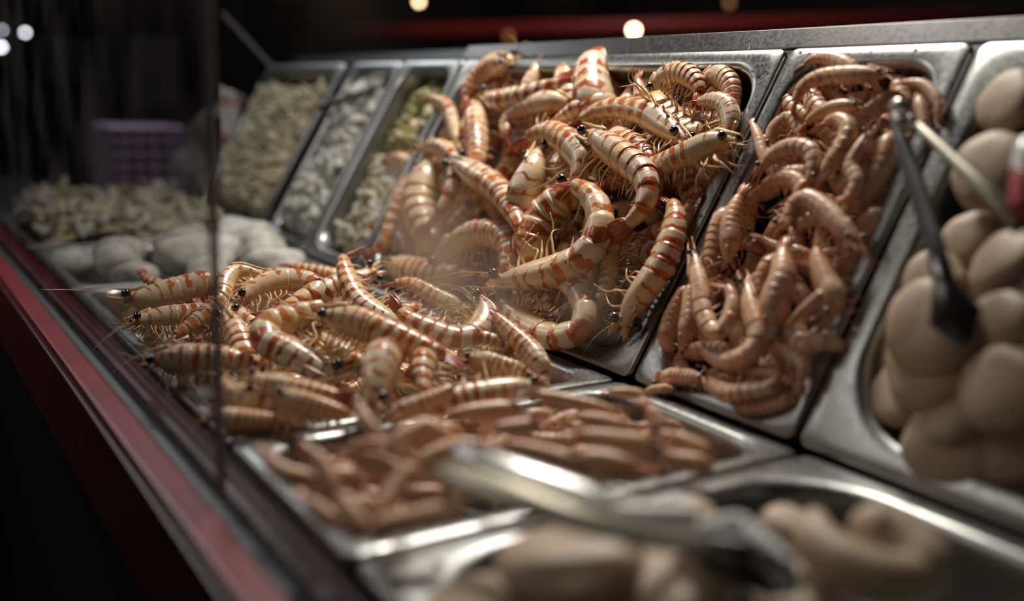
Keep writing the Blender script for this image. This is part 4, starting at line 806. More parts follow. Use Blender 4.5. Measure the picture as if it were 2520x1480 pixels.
PATTIES=[((0.2297, 0.1242, 0.2372), 0.0236, 0.0085, (-0.23, -0.9, 0.4), 'beige patty highest on the slope, half out of sight at the right', 'patties on the slope'), ((0.2471, 0.0872, 0.1926), 0.0279, 0.0101, (0.01, -0.98, 0.51), 'round beige patty behind the steel tong arm', 'patties on the slope'), ((0.2395, 0.0838, 0.1465), 0.0204, 0.0074, (0.05, -0.78, 0.45), 'small dim patty in the shade below the tongs joint', 'patties on the slope'), ((0.2782, 0.0617, 0.1401), 0.0232, 0.0084, (-0.34, -0.8, 0.55), 'beige patty by the right edge below the steel tong arm', 'patties on the slope'), ((0.2312, 0.0636, 0.1192), 0.0224, 0.008, (0.09, -0.97, 0.59), 'upright beige patty beside the dark tong arm', 'patties on the slope'), ((0.257, 0.0267, 0.0951), 0.0329, 0.0118, (-0.14, -0.96, 0.28), 'largest pale patty lying on top under the dark spoon end', 'patties on the slope'), ((0.2956, 0.0369, 0.1047), 0.0224, 0.0081, (-0.16, -0.84, 0.32), 'round patty right of the dark spoon end', 'patties on the slope'), ((0.2572, 0.0342, 0.0758), 0.0374, 0.0135, (-0.15, -0.98, 0.43), 'broad patty directly beneath the largest pale one', 'patties on the slope'), ((0.2361, 0.0369, 0.0484), 0.0259, 0.0093, (-0.21, -0.77, 0.56), 'patty at the left edge of the heap above the steel floor gap', 'patties on the slope'), ((0.3154, 0.016, 0.0722), 0.0271, 0.0097, (-0.05, -0.83, 0.33), 'large round patty at the lower right of the sloping heap', 'patties on the slope'), ((0.2809, 0.0248, 0.0515), 0.0259, 0.0093, (-0.23, -0.78, 0.59), 'patty in the lower middle of the sloping heap', 'patties on the slope'), ((0.2832, 0.0185, 0.0243), 0.03, 0.0108, (0.05, -0.89, 0.3), 'lowest beige patty of the sloping heap, near the bottom rim', 'patties on the slope'), ((0.3159, 0.0274, 0.0358), 0.0249, 0.009, (0.11, -0.92, 0.46), 'beige patty at the bottom right of the sloping heap', 'patties on the slope'), ((0.2554, 0.0725, 0.1146), 0.0213, 0.0077, (0.06, -0.88, 0.34), 'patty wedged behind the dark spoon end', 'patties on the slope'), ((0.2176, 0.0529, 0.0643), 0.0191, 0.0069, (-0.15, -0.93, 0.31), 'narrow patty peeping out left of the broad one', 'patties on the slope'), ((0.2813, -0.2669, 0.016), 0.0351, 0.0119, (-0.09, -0.18, 1.0), 'flat oval patty nearest the tongs handle', 'patties in the nearest tray'), ((0.2695, -0.3114, 0.002), 0.0222, 0.0076, (-0.07, -0.24, 1.0), 'patty at the left bottom corner of the nearest tray', 'patties in the nearest tray'), ((0.3116, -0.2379, 0.01), 0.0345, 0.0117, (-0.09, -0.3, 1.0), 'big beige patty in the middle of the nearest tray', 'patties in the nearest tray'), ((0.3215, -0.2268, 0.008), 0.0204, 0.007, (-0.08, -0.07, 1.0), 'patty below the scalloped tong jaws', 'patties in the nearest tray'), ((0.2823, -0.2665, -0.006), 0.0249, 0.0085, (0.06, -0.16, 1.0), 'low patty under the flat oval one', 'patties in the nearest tray'), ((0.3396, -0.1793, 0.004), 0.019, 0.0065, (-0.07, -0.16, 1.0), 'patty at the bottom between the tong jaws and the curled piece', 'patties in the nearest tray')]
CURL=[(0.322, -0.1469, 0.03), (0.3362, -0.1608, 0.026), (0.3538, -0.1621, 0.022), (0.3703, -0.1541, 0.02), (0.3755, -0.1384, 0.02), (0.3725, -0.131, 0.026), (0.3578, -0.1303, 0.03), (0.3472, -0.1395, 0.034), (0.3426, -0.1445, 0.036)]
CHUNKS=[(0.2872, -0.1258, 0.004), (0.2648, -0.1749, 0.01), (0.3272, -0.1499, -0.005)]
ARM_FAR=[(0.2083, -0.2879, 0.052), (0.2325, -0.2852, 0.056), (0.2597, -0.277, 0.056), (0.282, -0.2623, 0.052), (0.2979, -0.2507, 0.046), (0.3053, -0.2351, 0.044), (0.3076, -0.2137, 0.04)]
ARM_NEAR=[(0.234, -0.3082, 0.054), (0.2623, -0.3118, 0.06), (0.2883, -0.3067, 0.062), (0.3122, -0.2957, 0.06), (0.3267, -0.281, 0.056), (0.3358, -0.2619, 0.05), (0.3383, -0.2407, 0.044), (0.3426, -0.2254, 0.04)]
JAW=(0.3477, -0.221, 0.032)
JAW2=(0.2868, -0.1793, 0.02)
T_ARM1=[(0.1788, 0.075, 0.2318), (0.2129, 0.0542, 0.2195), (0.2517, 0.0351, 0.2023), (0.2882, 0.0193, 0.1848), (0.3148, 0.0142, 0.1658)]
T_ARM2=[(0.1748, 0.0761, 0.2336), (0.1947, 0.0592, 0.2162), (0.2191, 0.0417, 0.1937), (0.2463, 0.0225, 0.1683), (0.2692, 0.0058, 0.147), (0.2821, -0.0016, 0.1301), (0.2926, -0.0045, 0.1129), (0.3014, -0.0039, 0.0979)]
T_PIV=(0.1949, 0.0623, 0.2216)
BOTTLE=[(0.3053, 0.025, 0.2148), (0.3141, 0.0144, 0.1963), (0.3231, 0.0035, 0.1773)]
BULBS=[((-3.3185, 2.6976, 0.5766), 0.018, (1, 0.72, 0.42), 26, 'glowing warm bulb above the middle of the top rail'), ((-4.189, 1.9682, 0.7091), 0.014, (1, 0.66, 0.38), 14, 'warm bulb at the top edge left of the middle'), ((-3.1663, 3.1756, 0.7291), 0.016, (1, 0.45, 0.18), 0.5, 'faint orange bulb at the top right of the warm one'), ((-3.5565, 2.1249, 0.5248), 0.016, (1, 0.35, 0.1), 0.5, 'dull orange bulb low behind the red rail'), ((-3.9028, 0.0586, 0.4304), 0.008, (0.85, 0.9, 1), 26, 'small white bulb at the top left, rightmost of three'), ((-3.9553, -0.0198, 0.4371), 0.007, (0.8, 0.88, 1), 14, 'small white bulb at the left edge, upper of two'), ((-3.9438, -0.0267, 0.3703), 0.009, (0.85, 0.9, 1), 34, 'small white bulb at the left edge, lower and brighter')]
RED_BAR=[(-4.5445, 1.7347, 0.5446), (-2.3886, 5.1349, 0.7641)]
SCALLOP=[(0.3096, -0.2263, 0.036), (0.3219, -0.2249, 0.038), (0.3268, -0.216, 0.04), (0.3299, -0.2077, 0.04), (0.3396, -0.2077, 0.038), (0.3512, -0.209, 0.036), (0.3627, -0.2117, 0.034)]
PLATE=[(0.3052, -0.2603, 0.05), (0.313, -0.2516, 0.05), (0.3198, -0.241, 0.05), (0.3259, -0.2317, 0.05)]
BOX1=[(-2.9, -0.0422, 0.2323), (-2.9, 0.2021, 0.3764)]
BOX2=[(-2.6, 0.1723, 0.1718), (-2.6, 0.3249, 0.3801)]
CRATE=[(-1.75, -0.065, -0.0189), (-1.75, 0.0995, 0.1377)]
SEAT=[(-3.2, 0.064, 0.1242), (-3.2, 0.1837, 0.2597)]
PACKET=[(-1.38, 0.0577, 0.0061), (-1.42, 0.0924, 0.2342), (-1.4, 0.1271, 0.2194), (-1.38, 0.0914, 0.1029)]
FILM=[(-1.3, -0.0585, 0.0405), (-1.2, 0.007, 0.0408), (-1.25, 0.0251, 0.2076), (-1.3, -0.0174, 0.146)]
STRIP=[(-1.2682, 0.05, 0.3677), (-1.1526, 0.1, 0.274)]
# ------------------------------------------------------------------ counter
ctr = empty('display_counter', (-.35, -.17, -.10))
tag(ctr, 'market food counter with a red front ledge and black body carrying all the steel trays', 'counter')
CO = Vector((-.35, -.17, -.10))
def part(name, m, mats, parent=ctr, off=CO, bev=0, smooth_=False):
    m.V = [(v[0] - off[0], v[1] - off[1], v[2] - off[2]) for v in m.V]
    return m.build(name, mats, parent, smooth_=smooth_, bev=bev)
b = MB(); b.box(-1.46, 1.2, -.3975, -.3765, -.013, -.006); part('red_ledge', b, [MAT['red']], bev=.003)
b = MB(); b.box(-1.46, 1.2, -.4010, -.3850, -.092, -.0135); part('front_panel', b, [MAT['dark_red']], bev=.002)
b = MB(); b.box(-1.46, 1.2, -.3755, -.3450, -.030, -.012); b.box(-1.46, 1.2, -.3640, -.3570, -.012, -.004, 1); b.box(-1.46, 1.2, -.3520, -.3490, -.012, -.005, 1); part('glass_rail', b, [MAT['black'], MAT['rail']], bev=.0015)
b = MB(); b.box(-1.46, 1.2, -.372, -.005, -.125, -.093); b.box(-1.46, 1.2, -.372, -.345, -.125, -.03); b.box(-1.46, 1.2, -.372, .55, -.949, -.125); part('counter_body', b, [MAT['black']])
b = MB(); V = [back(x, v, h) for h in (-.10, -.09) for v in (-.02, .40) for x in (-1.5, 1.2)]
b.add(V, [(0, 2, 3, 1), (4, 5, 7, 6), (0, 1, 5, 4), (2, 6, 7, 3), (0, 4, 6, 2), (1, 3, 7, 5)]); part('slope_board', b, [MAT['black']])
b = MB(); V = [back(x, v, h) for h in (-.008, -.003) for v in (.3245, .345) for x in (-.58, 1.2)]
b.add(V, [(0, 2, 3, 1), (4, 5, 7, 6), (0, 1, 5, 4), (2, 6, 7, 3), (0, 4, 6, 2), (1, 3, 7, 5)]); part('steel_back_edge', b, [MAT['steel_dark']], bev=.001)
b = MB(); b.box(-1.46, 1.2, .22, .55, -.125, .20); part('back_shelf', b, [MAT['black']])
p0, p1 = [np.array(v) for v in RED_BAR]; pc_ = (p0 + p1) / 2; b = MB(); b.add(*sweep([p0 - pc_, pc_ * 0, p1 - pc_], [.02] * 3, [.04] * 3, (0, 0, 1), 8))
tag(b.build('awning_rail', [plain('rail_red', (.40, .04, .04), .5)], None, tuple(pc_)), 'dim dark red rail running level across the background above the top rims', 'rail')

# ------------------------------------------------------------------ glass
def glass_mat(name, tint, haze_hi, lo, hi, dirt, streak, spots=()):
    m = bpy.data.materials.new(name); m.use_nodes = True; nt = m.node_tree; nt.nodes.clear()
    out = nt.nodes.new('ShaderNodeOutputMaterial'); tr = nt.nodes.new('ShaderNodeBsdfTransparent'); tr.inputs[0].default_value = (*tint, 1)
    gl = nt.nodes.new('ShaderNodeBsdfGlossy'); gl.inputs['Roughness'].default_value = .03
    df = nt.nodes.new('ShaderNodeBsdfDiffuse'); df.inputs[0].default_value = (*dirt, 1)
    tl = nt.nodes.new('ShaderNodeBsdfTranslucent'); tl.inputs[0].default_value = (*dirt, 1)
    a = nt.nodes.new('ShaderNodeAddShader'); nt.links.new(df.outputs[0], a.inputs[0]); nt.links.new(tl.outputs[0], a.inputs[1])
    n = noise(nt, 9, 2, .4)
    mp = nt.nodes.new('ShaderNodeMapping'); tc = nt.nodes.new('ShaderNodeTexCoord'); nt.links.new(tc.outputs['Object'], mp.inputs[0])
    mp.inputs['Scale'].default_value = (60, 60, 1.6); mp.inputs['Rotation'].default_value = (0, streak, 0)
    ns = nt.nodes.new('ShaderNodeTexNoise'); ns.inputs['Scale'].default_value = 1.; ns.inputs['Detail'].default_value = 4; nt.links.new(mp.outputs[0], ns.inputs['Vector'])
    h = math_(nt, 'MULTIPLY', smooth(nt, n, lo, hi), haze_hi)
    h = math_(nt, 'ADD', h, math_(nt, 'MULTIPLY', smooth(nt, ns.outputs['Fac'], .58, .8), .03), True)
    gp = nt.nodes.new('ShaderNodeNewGeometry'); wob = noise(nt, 22, 3)
    for (sx, sz, sr, sa) in spots:      # breath-like condensation patches on the screen
        vm = nt.nodes.new('ShaderNodeVectorMath'); vm.operation = 'DISTANCE'; nt.links.new(gp.outputs['Position'], vm.inputs[0]); vm.inputs[1].default_value = (sx, -.3685, sz)
        d = math_(nt, 'DIVIDE', vm.outputs['Value'], sr); d = math_(nt, 'ADD', d, math_(nt, 'MULTIPLY', math_(nt, 'SUBTRACT', wob, .5), .9))
        q = math_(nt, 'MULTIPLY', math_(nt, 'SUBTRACT', 1., smooth(nt, d, .1, 1.)), sa)
        h = math_(nt, 'ADD', h, q, True)
    fr = nt.nodes.new('ShaderNodeFresnel'); fr.inputs[0].default_value = 1.45
    m1 = nt.nodes.new('ShaderNodeMixShader'); nt.links.new(math_(nt, 'MULTIPLY', fr.outputs[0], .6), m1.inputs[0]); nt.links.new(tr.outputs[0], m1.inputs[1]); nt.links.new(gl.outputs[0], m1.inputs[2])
    m2 = nt.nodes.new('ShaderNodeMixShader'); nt.links.new(h, m2.inputs[0]); nt.links.new(m1.outputs[0], m2.inputs[1]); nt.links.new(a.outputs[0], m2.inputs[2])
    nt.links.new(m2.outputs[0], out.inputs[0])
    return m
edge_m = bpy.data.materials.new('acrylic_edge'); edge_m.use_nodes = True; en = edge_m.node_tree; eb = en.nodes['Principled BSDF']; eb.inputs['Base Color'].default_value = (.40, .37, .39, 1)
et = en.nodes.new('ShaderNodeBsdfTransparent'); et.inputs[0].default_value = (.75, .7, .72, 1); ex = en.nodes.new('ShaderNodeMixShader'); ex.inputs[0].default_value = .85
en.links.new(et.outputs[0], ex.inputs[1]); en.links.new(eb.outputs[0], ex.inputs[2]); en.links.new(ex.outputs[0], en.nodes['Material Output'].inputs[0])
JX = JOINT_X
def glass(label, x0, x1, m, edge):
    r = empty('glass_screen', ((x0 + x1) / 2, -.3685, -.003)); tag(r, label, 'glass screen')
    off = Vector(r.location)
    q = MB(); q.add([(x0, -.3685, -.003), (x1, -.3685, -.003), (x1, -.3685, .60), (x0, -.3685, .60)], [(0, 1, 2, 3)])
    part('pane', q, [m], r, off)
    if edge:
        q = MB(); q.box(edge - .0012, edge + .0012, -.3715, -.3660, -.003, .60); part('pane_edge', q, [edge_m], r, off, bev=.0005)
glass('dim grimy glass screen at the left, ending in a dark upright edge', -2.45, JX - .0013, glass_mat('dim_glass', (.52, .49, .49), .05, .35, .75, (.20, .19, .19), 0.), JX)
glass('clear smeared glass screen in front of the middle and right trays', JX + .0030, 1.2, glass_mat('smeared_glass', (.96, .95, .94), .05, .50, .78, (.52, .38, .28), .5, SPOTS), None)

# ------------------------------------------------------------------ patties
pm, pnt, pb = mat('beige_patty')
c = mixc(pnt, smooth(pnt, noise(pnt, 26, 3), .35, .65), (.58, .44, .32), (.50, .36, .25))
c = mixc(pnt, smooth(pnt, noise(pnt, 9, 2), .45, .6), c, (.44, .32, .22))
pnt.links.new(c, pb.inputs['Base Color']); pb.inputs['Roughness'].default_value = .5; pb.inputs['Subsurface Weight'].default_value = .1; pb.inputs['Subsurface Scale'].default_value = .005
bump(pnt, pb, noise(pnt, 90, 3), .3, .002)
def patty(c, r, t, nrm, label, group, k):
    Rr = random.Random(k); ph = [Rr.uniform(0, 6.28) for _ in range(5)]
    n = unit(np.array(nrm)); e1 = unit(np.cross(n, (0.3, .9, .1))); e2 = np.cross(n, e1)
    V = []; F = []; nu, nv = 36, 22
    for i in range(nv + 1):
        th = .02 + (math.pi - .04) * (.5 - .5 * math.cos(math.pi * i / nv))
        for j in range(nu):
            a = 2 * math.pi * j / nu
            rr = r * abs(math.sin(th)) ** .62 * (1 + .05 * math.sin(2 * a + ph[0]) + .03 * math.sin(3 * a + ph[1]) + .015 * math.sin(7 * a + ph[2]))
            z = t * math.copysign(abs(math.cos(th)) ** .9, math.cos(th)) * (1 + .10 * math.sin(2 * a + ph[3]) * math.sin(th))
            V.append(e1 * rr * math.cos(a) + e2 * rr * math.sin(a) + n * (z + .03 * r * math.sin(a * 2 + ph[4]) * math.sin(th)))
    for i in range(nv):
        for j in range(nu): F.append((i * nu + j, (i + 1) * nu + j, (i + 1) * nu + (j + 1) % nu, i * nu + (j + 1) % nu))
    F.append(tuple(range(nu))); F.append(tuple(nv * nu + j for j in range(nu))[::-1])
    o = link('patty', mesh('patty', V, F, pm), None, tuple(c)); tag(o, label, 'patty', group)
for k, a in enumerate(PATTIES): patty(*a, k + 40)
def sweep_thing(name, pts, rx, ry, n0, m, label, cat, nring=12, per=6, group=None):
    P = catmull(pts, per); t = np.linspace(0, 1, len(P)); X = np.interp(t, np.linspace(0, 1, len(rx)), rx); Y = np.interp(t, np.linspace(0, 1, len(ry)), ry)
    c = P.mean(0); b = MB(); b.add(*sweep(P - c, X, Y, n0, nring)); o = b.build(name, [m], None, tuple(c)); tag(o, label, cat, group); return o
sweep_thing('curled_fish_piece', CURL, [.006, .012, .014, .014, .0125, .013, .014, .012, .005], [.006, .012, .014, .014, .013, .013, .014, .012, .005], (0, 0, 1), pm, 'thick beige piece folded in a U with a dark slit, right of the tong jaws', 'fish piece', 14)
for k, (p, lb) in enumerate(zip(CHUNKS, ('small pale chunk between the tong jaws and the folded piece', 'tiny pale chunk at the tip of the shiny far tong arm', 'beige chunk under the folded piece'))):
    patty(p, .016, .012, (.2, -.2, 1), lb, 'small chunks in the nearest tray', 80 + k)
    
# ------------------------------------------------------------------ tongs
def flat(b, pts, rx, ry, n0, m=0, off=(0, 0, 0), nring=10, per=6):
    P = catmull(pts, per) - np.array(off); t = np.linspace(0, 1, len(P))
    b.add(*sweep(P, np.interp(t, np.linspace(0, 1, len(rx)), rx), np.interp(t, np.linspace(0, 1, len(ry)), ry), n0, nring), m=m)
t1 = empty('serving_tongs', ARM_NEAR[3]); tag(t1, 'steel serving tongs with scalloped jaws lying across the two nearest level trays', 'tongs')
o1 = ARM_NEAR[3]
b = MB(); flat(b, ARM_FAR, [.004, .007, .007, .007, .007, .008, .008], [.003, .003, .0025, .0025, .0025, .0025, .0025], (-.1, -.3, 1), off=o1); tag(b.build('far_arm', [MAT['steel_bright']], t1), 'shiny bent steel arm')
b = MB(); flat(b, ARM_NEAR, [.005, .0085, .0085, .007, .006, .0055, .005, .005], [.0035, .005, .0045, .004, .0035, .003, .003, .003], (.1, -.5, 1), off=o1); tag(b.build('near_arm', [MAT['steel_warm']], t1), 'cream tinted wide rounded arm')
def jaw(c, ax, open_, r, lobes=9):
    """cupped jaw whose rim is scalloped"""
    ax = unit(np.array(ax, float)); op = unit(np.array(open_, float) - np.dot(open_, ax) * ax); sd = np.cross(ax, op)
    V = []; F = []; nu, nv = 54, 8
    for i in range(nv + 1):
        q = i / nv
        for j in range(nu):
            a = 2 * math.pi * j / nu; sc = 1 + .13 * q ** 3 * abs(math.sin(a * lobes / 2 * 1.0)) ; rr = r * math.sin(q * math.pi / 2) * sc
            V.append(np.array(c) + ax * rr * 1.25 * math.cos(a) + sd * rr * math.sin(a) - op * r * .6 * math.cos(q * math.pi / 2))
    for i in range(nv):
        for j in range(nu): F.append((i * nu + j, (i + 1) * nu + j, (i + 1) * nu + (j + 1) % nu, i * nu + (j + 1) % nu))
    return V, F
b = MB(); b.add(*jaw(np.array(JAW) - np.array(o1), (.75, .5, -.15), (.35, -.75, -.55), .018)); j = b.build('scalloped_jaw', [MAT['steel_dark']], t1)
so = j.modifiers.new('thickness', 'SOLIDIFY'); so.thickness = .0016
b = MB(); sc = catmull(SCALLOP, 4)
for k, p in enumerate(sc):
    V, F = sphere(p - np.array(o1), .0050 + .0014 * (k % 2), 12, 8, (1, 1, 1.2)); b.add(V, F)
tag(b.build('scalloped_rim', [plain('scallop_highlight_white', (.85, .86, .86), .3)], t1), 'scalloped edge with its highlights put into a white colour')  # steel highlights on the scallops put into the white base colour
b = MB(); flat(b, PLATE, [.005, .006, .006, .006], [.0055] * 4, (-.1, -.3, 1), off=o1); tag(b.build('reflection_plate', [plain('lamp_reflection_white', (.88, .89, .88), .3)], t1), 'added white plate in place of the lamp reflection at the far arm end')  # added plate; its white colour holds the lamp reflection on the arm facet
b = MB(); b.add(*jaw(np.array(JAW2) - np.array(o1), (.75, .5, -.15), (.1, .3, 1), .018)); j = b.build('scalloped_jaw', [MAT['steel_dark']], t1)
so = j.modifiers.new('thickness', 'SOLIDIFY'); so.thickness = .0016
t2 = empty('salad_tongs', T_PIV); tag(t2, 'steel tongs lying open over the pink prawns and the sloping patties', 'tongs'); o2 = T_PIV
b = MB(); flat(b, T_ARM1, [.003, .0035, .004, .005, .0055], [.0022] * 5, (0, -.7, .6), off=o2); tag(b.build('arm', [plain('khaki_steel', (.24, .22, .17), .38, metal=.6)], t2), 'thin warm grey steel arm')
b = MB(); flat(b, T_ARM2, [.003, .0045, .006, .0065, .006, .007, .016, .004], [.0022, .002, .002, .002, .002, .002, .004, .002], (0, -.7, .6), off=o2); tag(b.build('arm', [plain('dark_utensil', (.03, .027, .027), .3, coat=.3)], t2), 'dark arm ending in a spoon')
b = MB(); V, F = sphere((0, 0, 0), .0075, 16, 10, (1, .7, 1)); b.add(V, F); flat(b, [(-.006, -.003, .010), (.0, -.006, .012), (.008, -.004, .008)], [.004] * 3, [.004] * 3, (0, -1, 0), per=4); b.build('hinge', [MAT['steel_bright']], t2)
# squeeze bottle leaning at the right border
bo = empty('squeeze_bottle', BOTTLE[1]); tag(bo, 'white bottle with a red lower half standing at the right border by the tongs arm', 'bottle')
bp = [np.array(v) - np.array(BOTTLE[1]) for v in BOTTLE]
b = MB(); flat(b, [bp[0], bp[0] * .6 + bp[1] * .4, bp[1]], [.005, .008, .009], [.005, .008, .009], (0, -1, 0), nring=16); b.build('white_cap', [plain('white_plastic', (.75, .75, .74), .3, coat=.4)], bo)
b = MB(); flat(b, [bp[1], bp[1] * .5 + bp[2] * .5, bp[2]], [.009, .010, .010], [.009, .010, .010], (0, -1, 0), nring=16); b.build('red_body', [plain('red_plastic', (.35, .02, .03), .35)], bo)

# ------------------------------------------------------------------ salads and heaps
def heap(name, x0, x1, v0, v1, tf, base_h, amp, bits, size, cols, label, cat, seed, kind='stuff', elong=2.2, fall=.0):
    Rr = random.Random(seed); nx, ny = 30, 40; V = []; F = []
    ph = [Rr.uniform(0, 6.28) for _ in range(8)]
    def hh(u, v):
        e = min(u, 1 - u, v, 1 - v) * 5; e = min(1, e)
        return base_h - fall * v + amp * (.5 * math.sin(u * 7 + ph[0]) * math.sin(v * 9 + ph[1]) + .3 * math.sin(u * 17 + ph[2]) * math.sin(v * 19 + ph[3])) - .03 * (1 - e) ** 2
    for i in range(ny + 1):
        for j in range(nx + 1):
            u, v = j / nx, i / ny; V.append(tf(x0 + (x1 - x0) * u, v0 + (v1 - v0) * v, hh(u, v)))
    for i in range(ny):
        for j in range(nx): a = i * (nx + 1) + j; F.append((a, a + 1, a + nx + 2, a + nx + 1))
    b = MB(); b.add(V, F, m=0)
    for k in range(bits):
        u, v = Rr.uniform(.03, .97), Rr.uniform(.03, .97); p = np.array(tf(x0 + (x1 - x0) * u, v0 + (v1 - v0) * v, hh(u, v) + size * .25))
        d = unit(np.array([Rr.gauss(0, 1), Rr.gauss(0, 1), Rr.gauss(0, .6)])); e = unit(np.array([Rr.gauss(0, 1), Rr.gauss(0, 1), Rr.gauss(0, 1)]))
        s = size * Rr.uniform(.6, 1.4); pts = [p + d * s * elong * q + e * s * .5 * q * q for q in (-1, -.4, .4, 1)]
        b.add(*sweep(pts, [s * .4, s, s, s * .4], [s * .35, s * .8, s * .8, s * .3], (0, 0, 1), 7), m=Rr.choice(range(len(cols))))
    c = np.mean(np.array(V), 0); b.V = [tuple(np.array(v) - c) for v in b.V]
    o = b.build(name, cols, None, tuple(c)); tag(o, label, cat, None, kind); return o
def food(name, col, rough=.5): return plain(name, col, rough, var=.3, vscale=60, bmp=.2)
cb, cg, cw = food('beige_shreds', (.52, .46, .31)), food('green_shreds', (.30, .31, .07)), food('white_shreds', (.60, .59, .54))
cy = food('cream_shreds', (.56, .52, .38))
heap('shredded_salad', -1.31, -.99, .03, .285, back, .010, .012, 900, .0050, [cb, cy, cb, food('olive_shreds', (.34, .33, .20))], 'beige shredded salad filling the wide tray behind the glass edge', 'salad', 1)
heap('white_chunk_salad', -.905, -.770, .025, .30, back, -.006, .012, 260, .009, [cw, cw, food('pale_chunks', (.48, .48, .42))], 'white chunky salad in the narrow tray left of the green one', 'salad', 2, elong=1.2)
heap('green_salad', -.725, -.585, .18, .30, back, -.026, .008, 240, .007, [cg, food('yellow_green', (.36, .34, .10)), cb], 'yellow green pickled salad at the upper end of the narrow tray', 'salad', 3, elong=1.4)
heap('cream_salad', -.727, -.583, .02, .19, back, -.024, .009, 260, .007, [cy, cb, cw], 'cream salad in the lower part of the green salad tray', 'salad', 4, elong=1.4)
heap('leafy_heap', -1.34, -.96, .03, .30, front, .035, .020, 900, .007, [cb, cy, food('olive_leaf', (.22, .19, .09)), cw], 'beige and olive leafy heap at the far left behind the dim glass', 'salad', 5, elong=3.)
Rr = random.Random(12)
for k, (x, v, r) in enumerate([(-.84, .05, .05), (-.75, .05, .045), (-.66, .06, .04), (-.82, .14, .045), (-.72, .15, .05), (-.64, .16, .032), (-.85, .22, .036), (-.77, .24, .035), (-.68, .23, .030), (-.83, .29, .030)]):
    p = front(x, v, -.03 + r * .8)
    V, F = sphere((0, 0, 0), r, 30, 20, (1, .95, .62)); V = [tuple(c * (1 + .22 * math.sin(60 * v_[0] + k) * math.sin(70 * v_[1] + 2 * k) + .14 * math.sin(130 * v_[2] + 3 * k) * math.sin(110 * v_[0])) for c in v_) for v_ in V]
    o = link('white_lump', mesh('white_lump', V, F, cw), None, p)
    tag(o, 'soft white lump in the far level tray behind the striped prawns', 'food lump', 'white lumps in the far level tray')
# spoon in the white chunk tray
sp_ = empty('serving_spoon', back(-.84, .27, .01)); tag(sp_, 'white spoon with a dark handle at the top of the white chunk tray', 'spoon')
so_ = np.array(sp_.location)
b = MB(); b.add(*jaw(np.array(back(-.835, .285, .0)) - so_, (1, 0, 0), (0, -.5, .8), .03, 0)); b.build('spoon_bowl', [plain('white_enamel', (.7, .7, .68), .3)], sp_)
b = MB(); flat(b, [back(-.80, .275, .0), back(-.80, .25, .02), back(-.86, .235, .02), back(-.92, .225, .02)], [.006] * 4, [.004] * 4, (0, -1, 0), off=so_); b.build('handle', [MAT['black']], sp_)

# ------------------------------------------------------------------ background
ta = MB(); ta.box(-2.3, -1.48, -.34, .5, -.949, -.01); o = ta.build('side_table', [MAT['black']], None, smooth_=False); tag(o, 'black table beyond the far end of the trays', 'table')
def quad_frame(a, c): return min(a[1], c[1]), max(a[1], c[1]), min(a[2], c[2]), max(a[2], c[2]), a[0]
y0, y1, z0, z1, X = quad_frame(*CRATE); z0 = -.008
pc = plain('lilac_plastic', (.50, .36, .56), .45); cr = empty('plastic_crate', (X, (y0 + y1) / 2, z0)); tag(cr, 'lilac lattice plastic crate on the black table at the left background', 'crate'); off = Vector(cr.location)
def lattice(b, P, U, Vv, nu, nv, t):
    P, U, Vv = map(np.array, (P, U, Vv)); n = unit(np.cross(U, Vv))
    for i in range(nu + 1): q = P + U * i / nu; b.add(*sweep([q, q + Vv * .5, q + Vv], [t] * 3, [t] * 3, n, 4))
    for i in range(nv + 1): q = P + Vv * i / nv; b.add(*sweep([q, q + U * .5, q + U], [t] * 3, [t] * 3, n, 4))
D_ = .16
for nm, P, U, nn in (('lattice_wall', (X, y0, z0), (0, y1 - y0, 0), 5), ('lattice_wall', (X - D_, y0, z0), (0, y1 - y0, 0), 5), ('lattice_wall', (X, y0, z0), (-D_, 0, 0), 4), ('lattice_wall', (X, y1, z0), (-D_, 0, 0), 4)):
    b = MB(); lattice(b, P, U, (0, 0, z1 - z0), nn, 5, .0065); part(nm, b, [pc], cr, off)
b = MB(); b.box(X - D_, X, y0, y1, z0, z0 + .008); part('crate_floor', b, [pc], cr, off)
b = MB(); b.box(X - D_ + .02, X - .02, y0 + .02, y1 - .02, z0 + .009, z1 - .02); part('dark_hole_block', b, [MAT['black']], cr, off, bev=.01)  # black block added inside so the shaded lattice holes read dark
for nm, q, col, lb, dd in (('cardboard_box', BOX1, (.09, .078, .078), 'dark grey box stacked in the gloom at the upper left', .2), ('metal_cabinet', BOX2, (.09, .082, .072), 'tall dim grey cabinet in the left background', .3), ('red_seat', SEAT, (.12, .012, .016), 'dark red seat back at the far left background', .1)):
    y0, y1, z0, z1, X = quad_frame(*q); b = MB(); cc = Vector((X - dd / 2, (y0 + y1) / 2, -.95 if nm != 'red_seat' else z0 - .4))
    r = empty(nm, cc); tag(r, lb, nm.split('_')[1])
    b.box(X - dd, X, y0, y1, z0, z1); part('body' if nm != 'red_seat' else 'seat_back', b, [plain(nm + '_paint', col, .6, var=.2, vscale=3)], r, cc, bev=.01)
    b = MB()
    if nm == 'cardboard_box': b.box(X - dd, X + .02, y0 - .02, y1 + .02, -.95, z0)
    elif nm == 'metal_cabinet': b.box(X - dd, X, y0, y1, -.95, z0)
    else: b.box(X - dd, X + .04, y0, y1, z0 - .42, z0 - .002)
    part({'cardboard_box': 'lower_box', 'metal_cabinet': 'plinth', 'red_seat': 'seat_base'}[nm], b, [MAT['black']], r, cc)
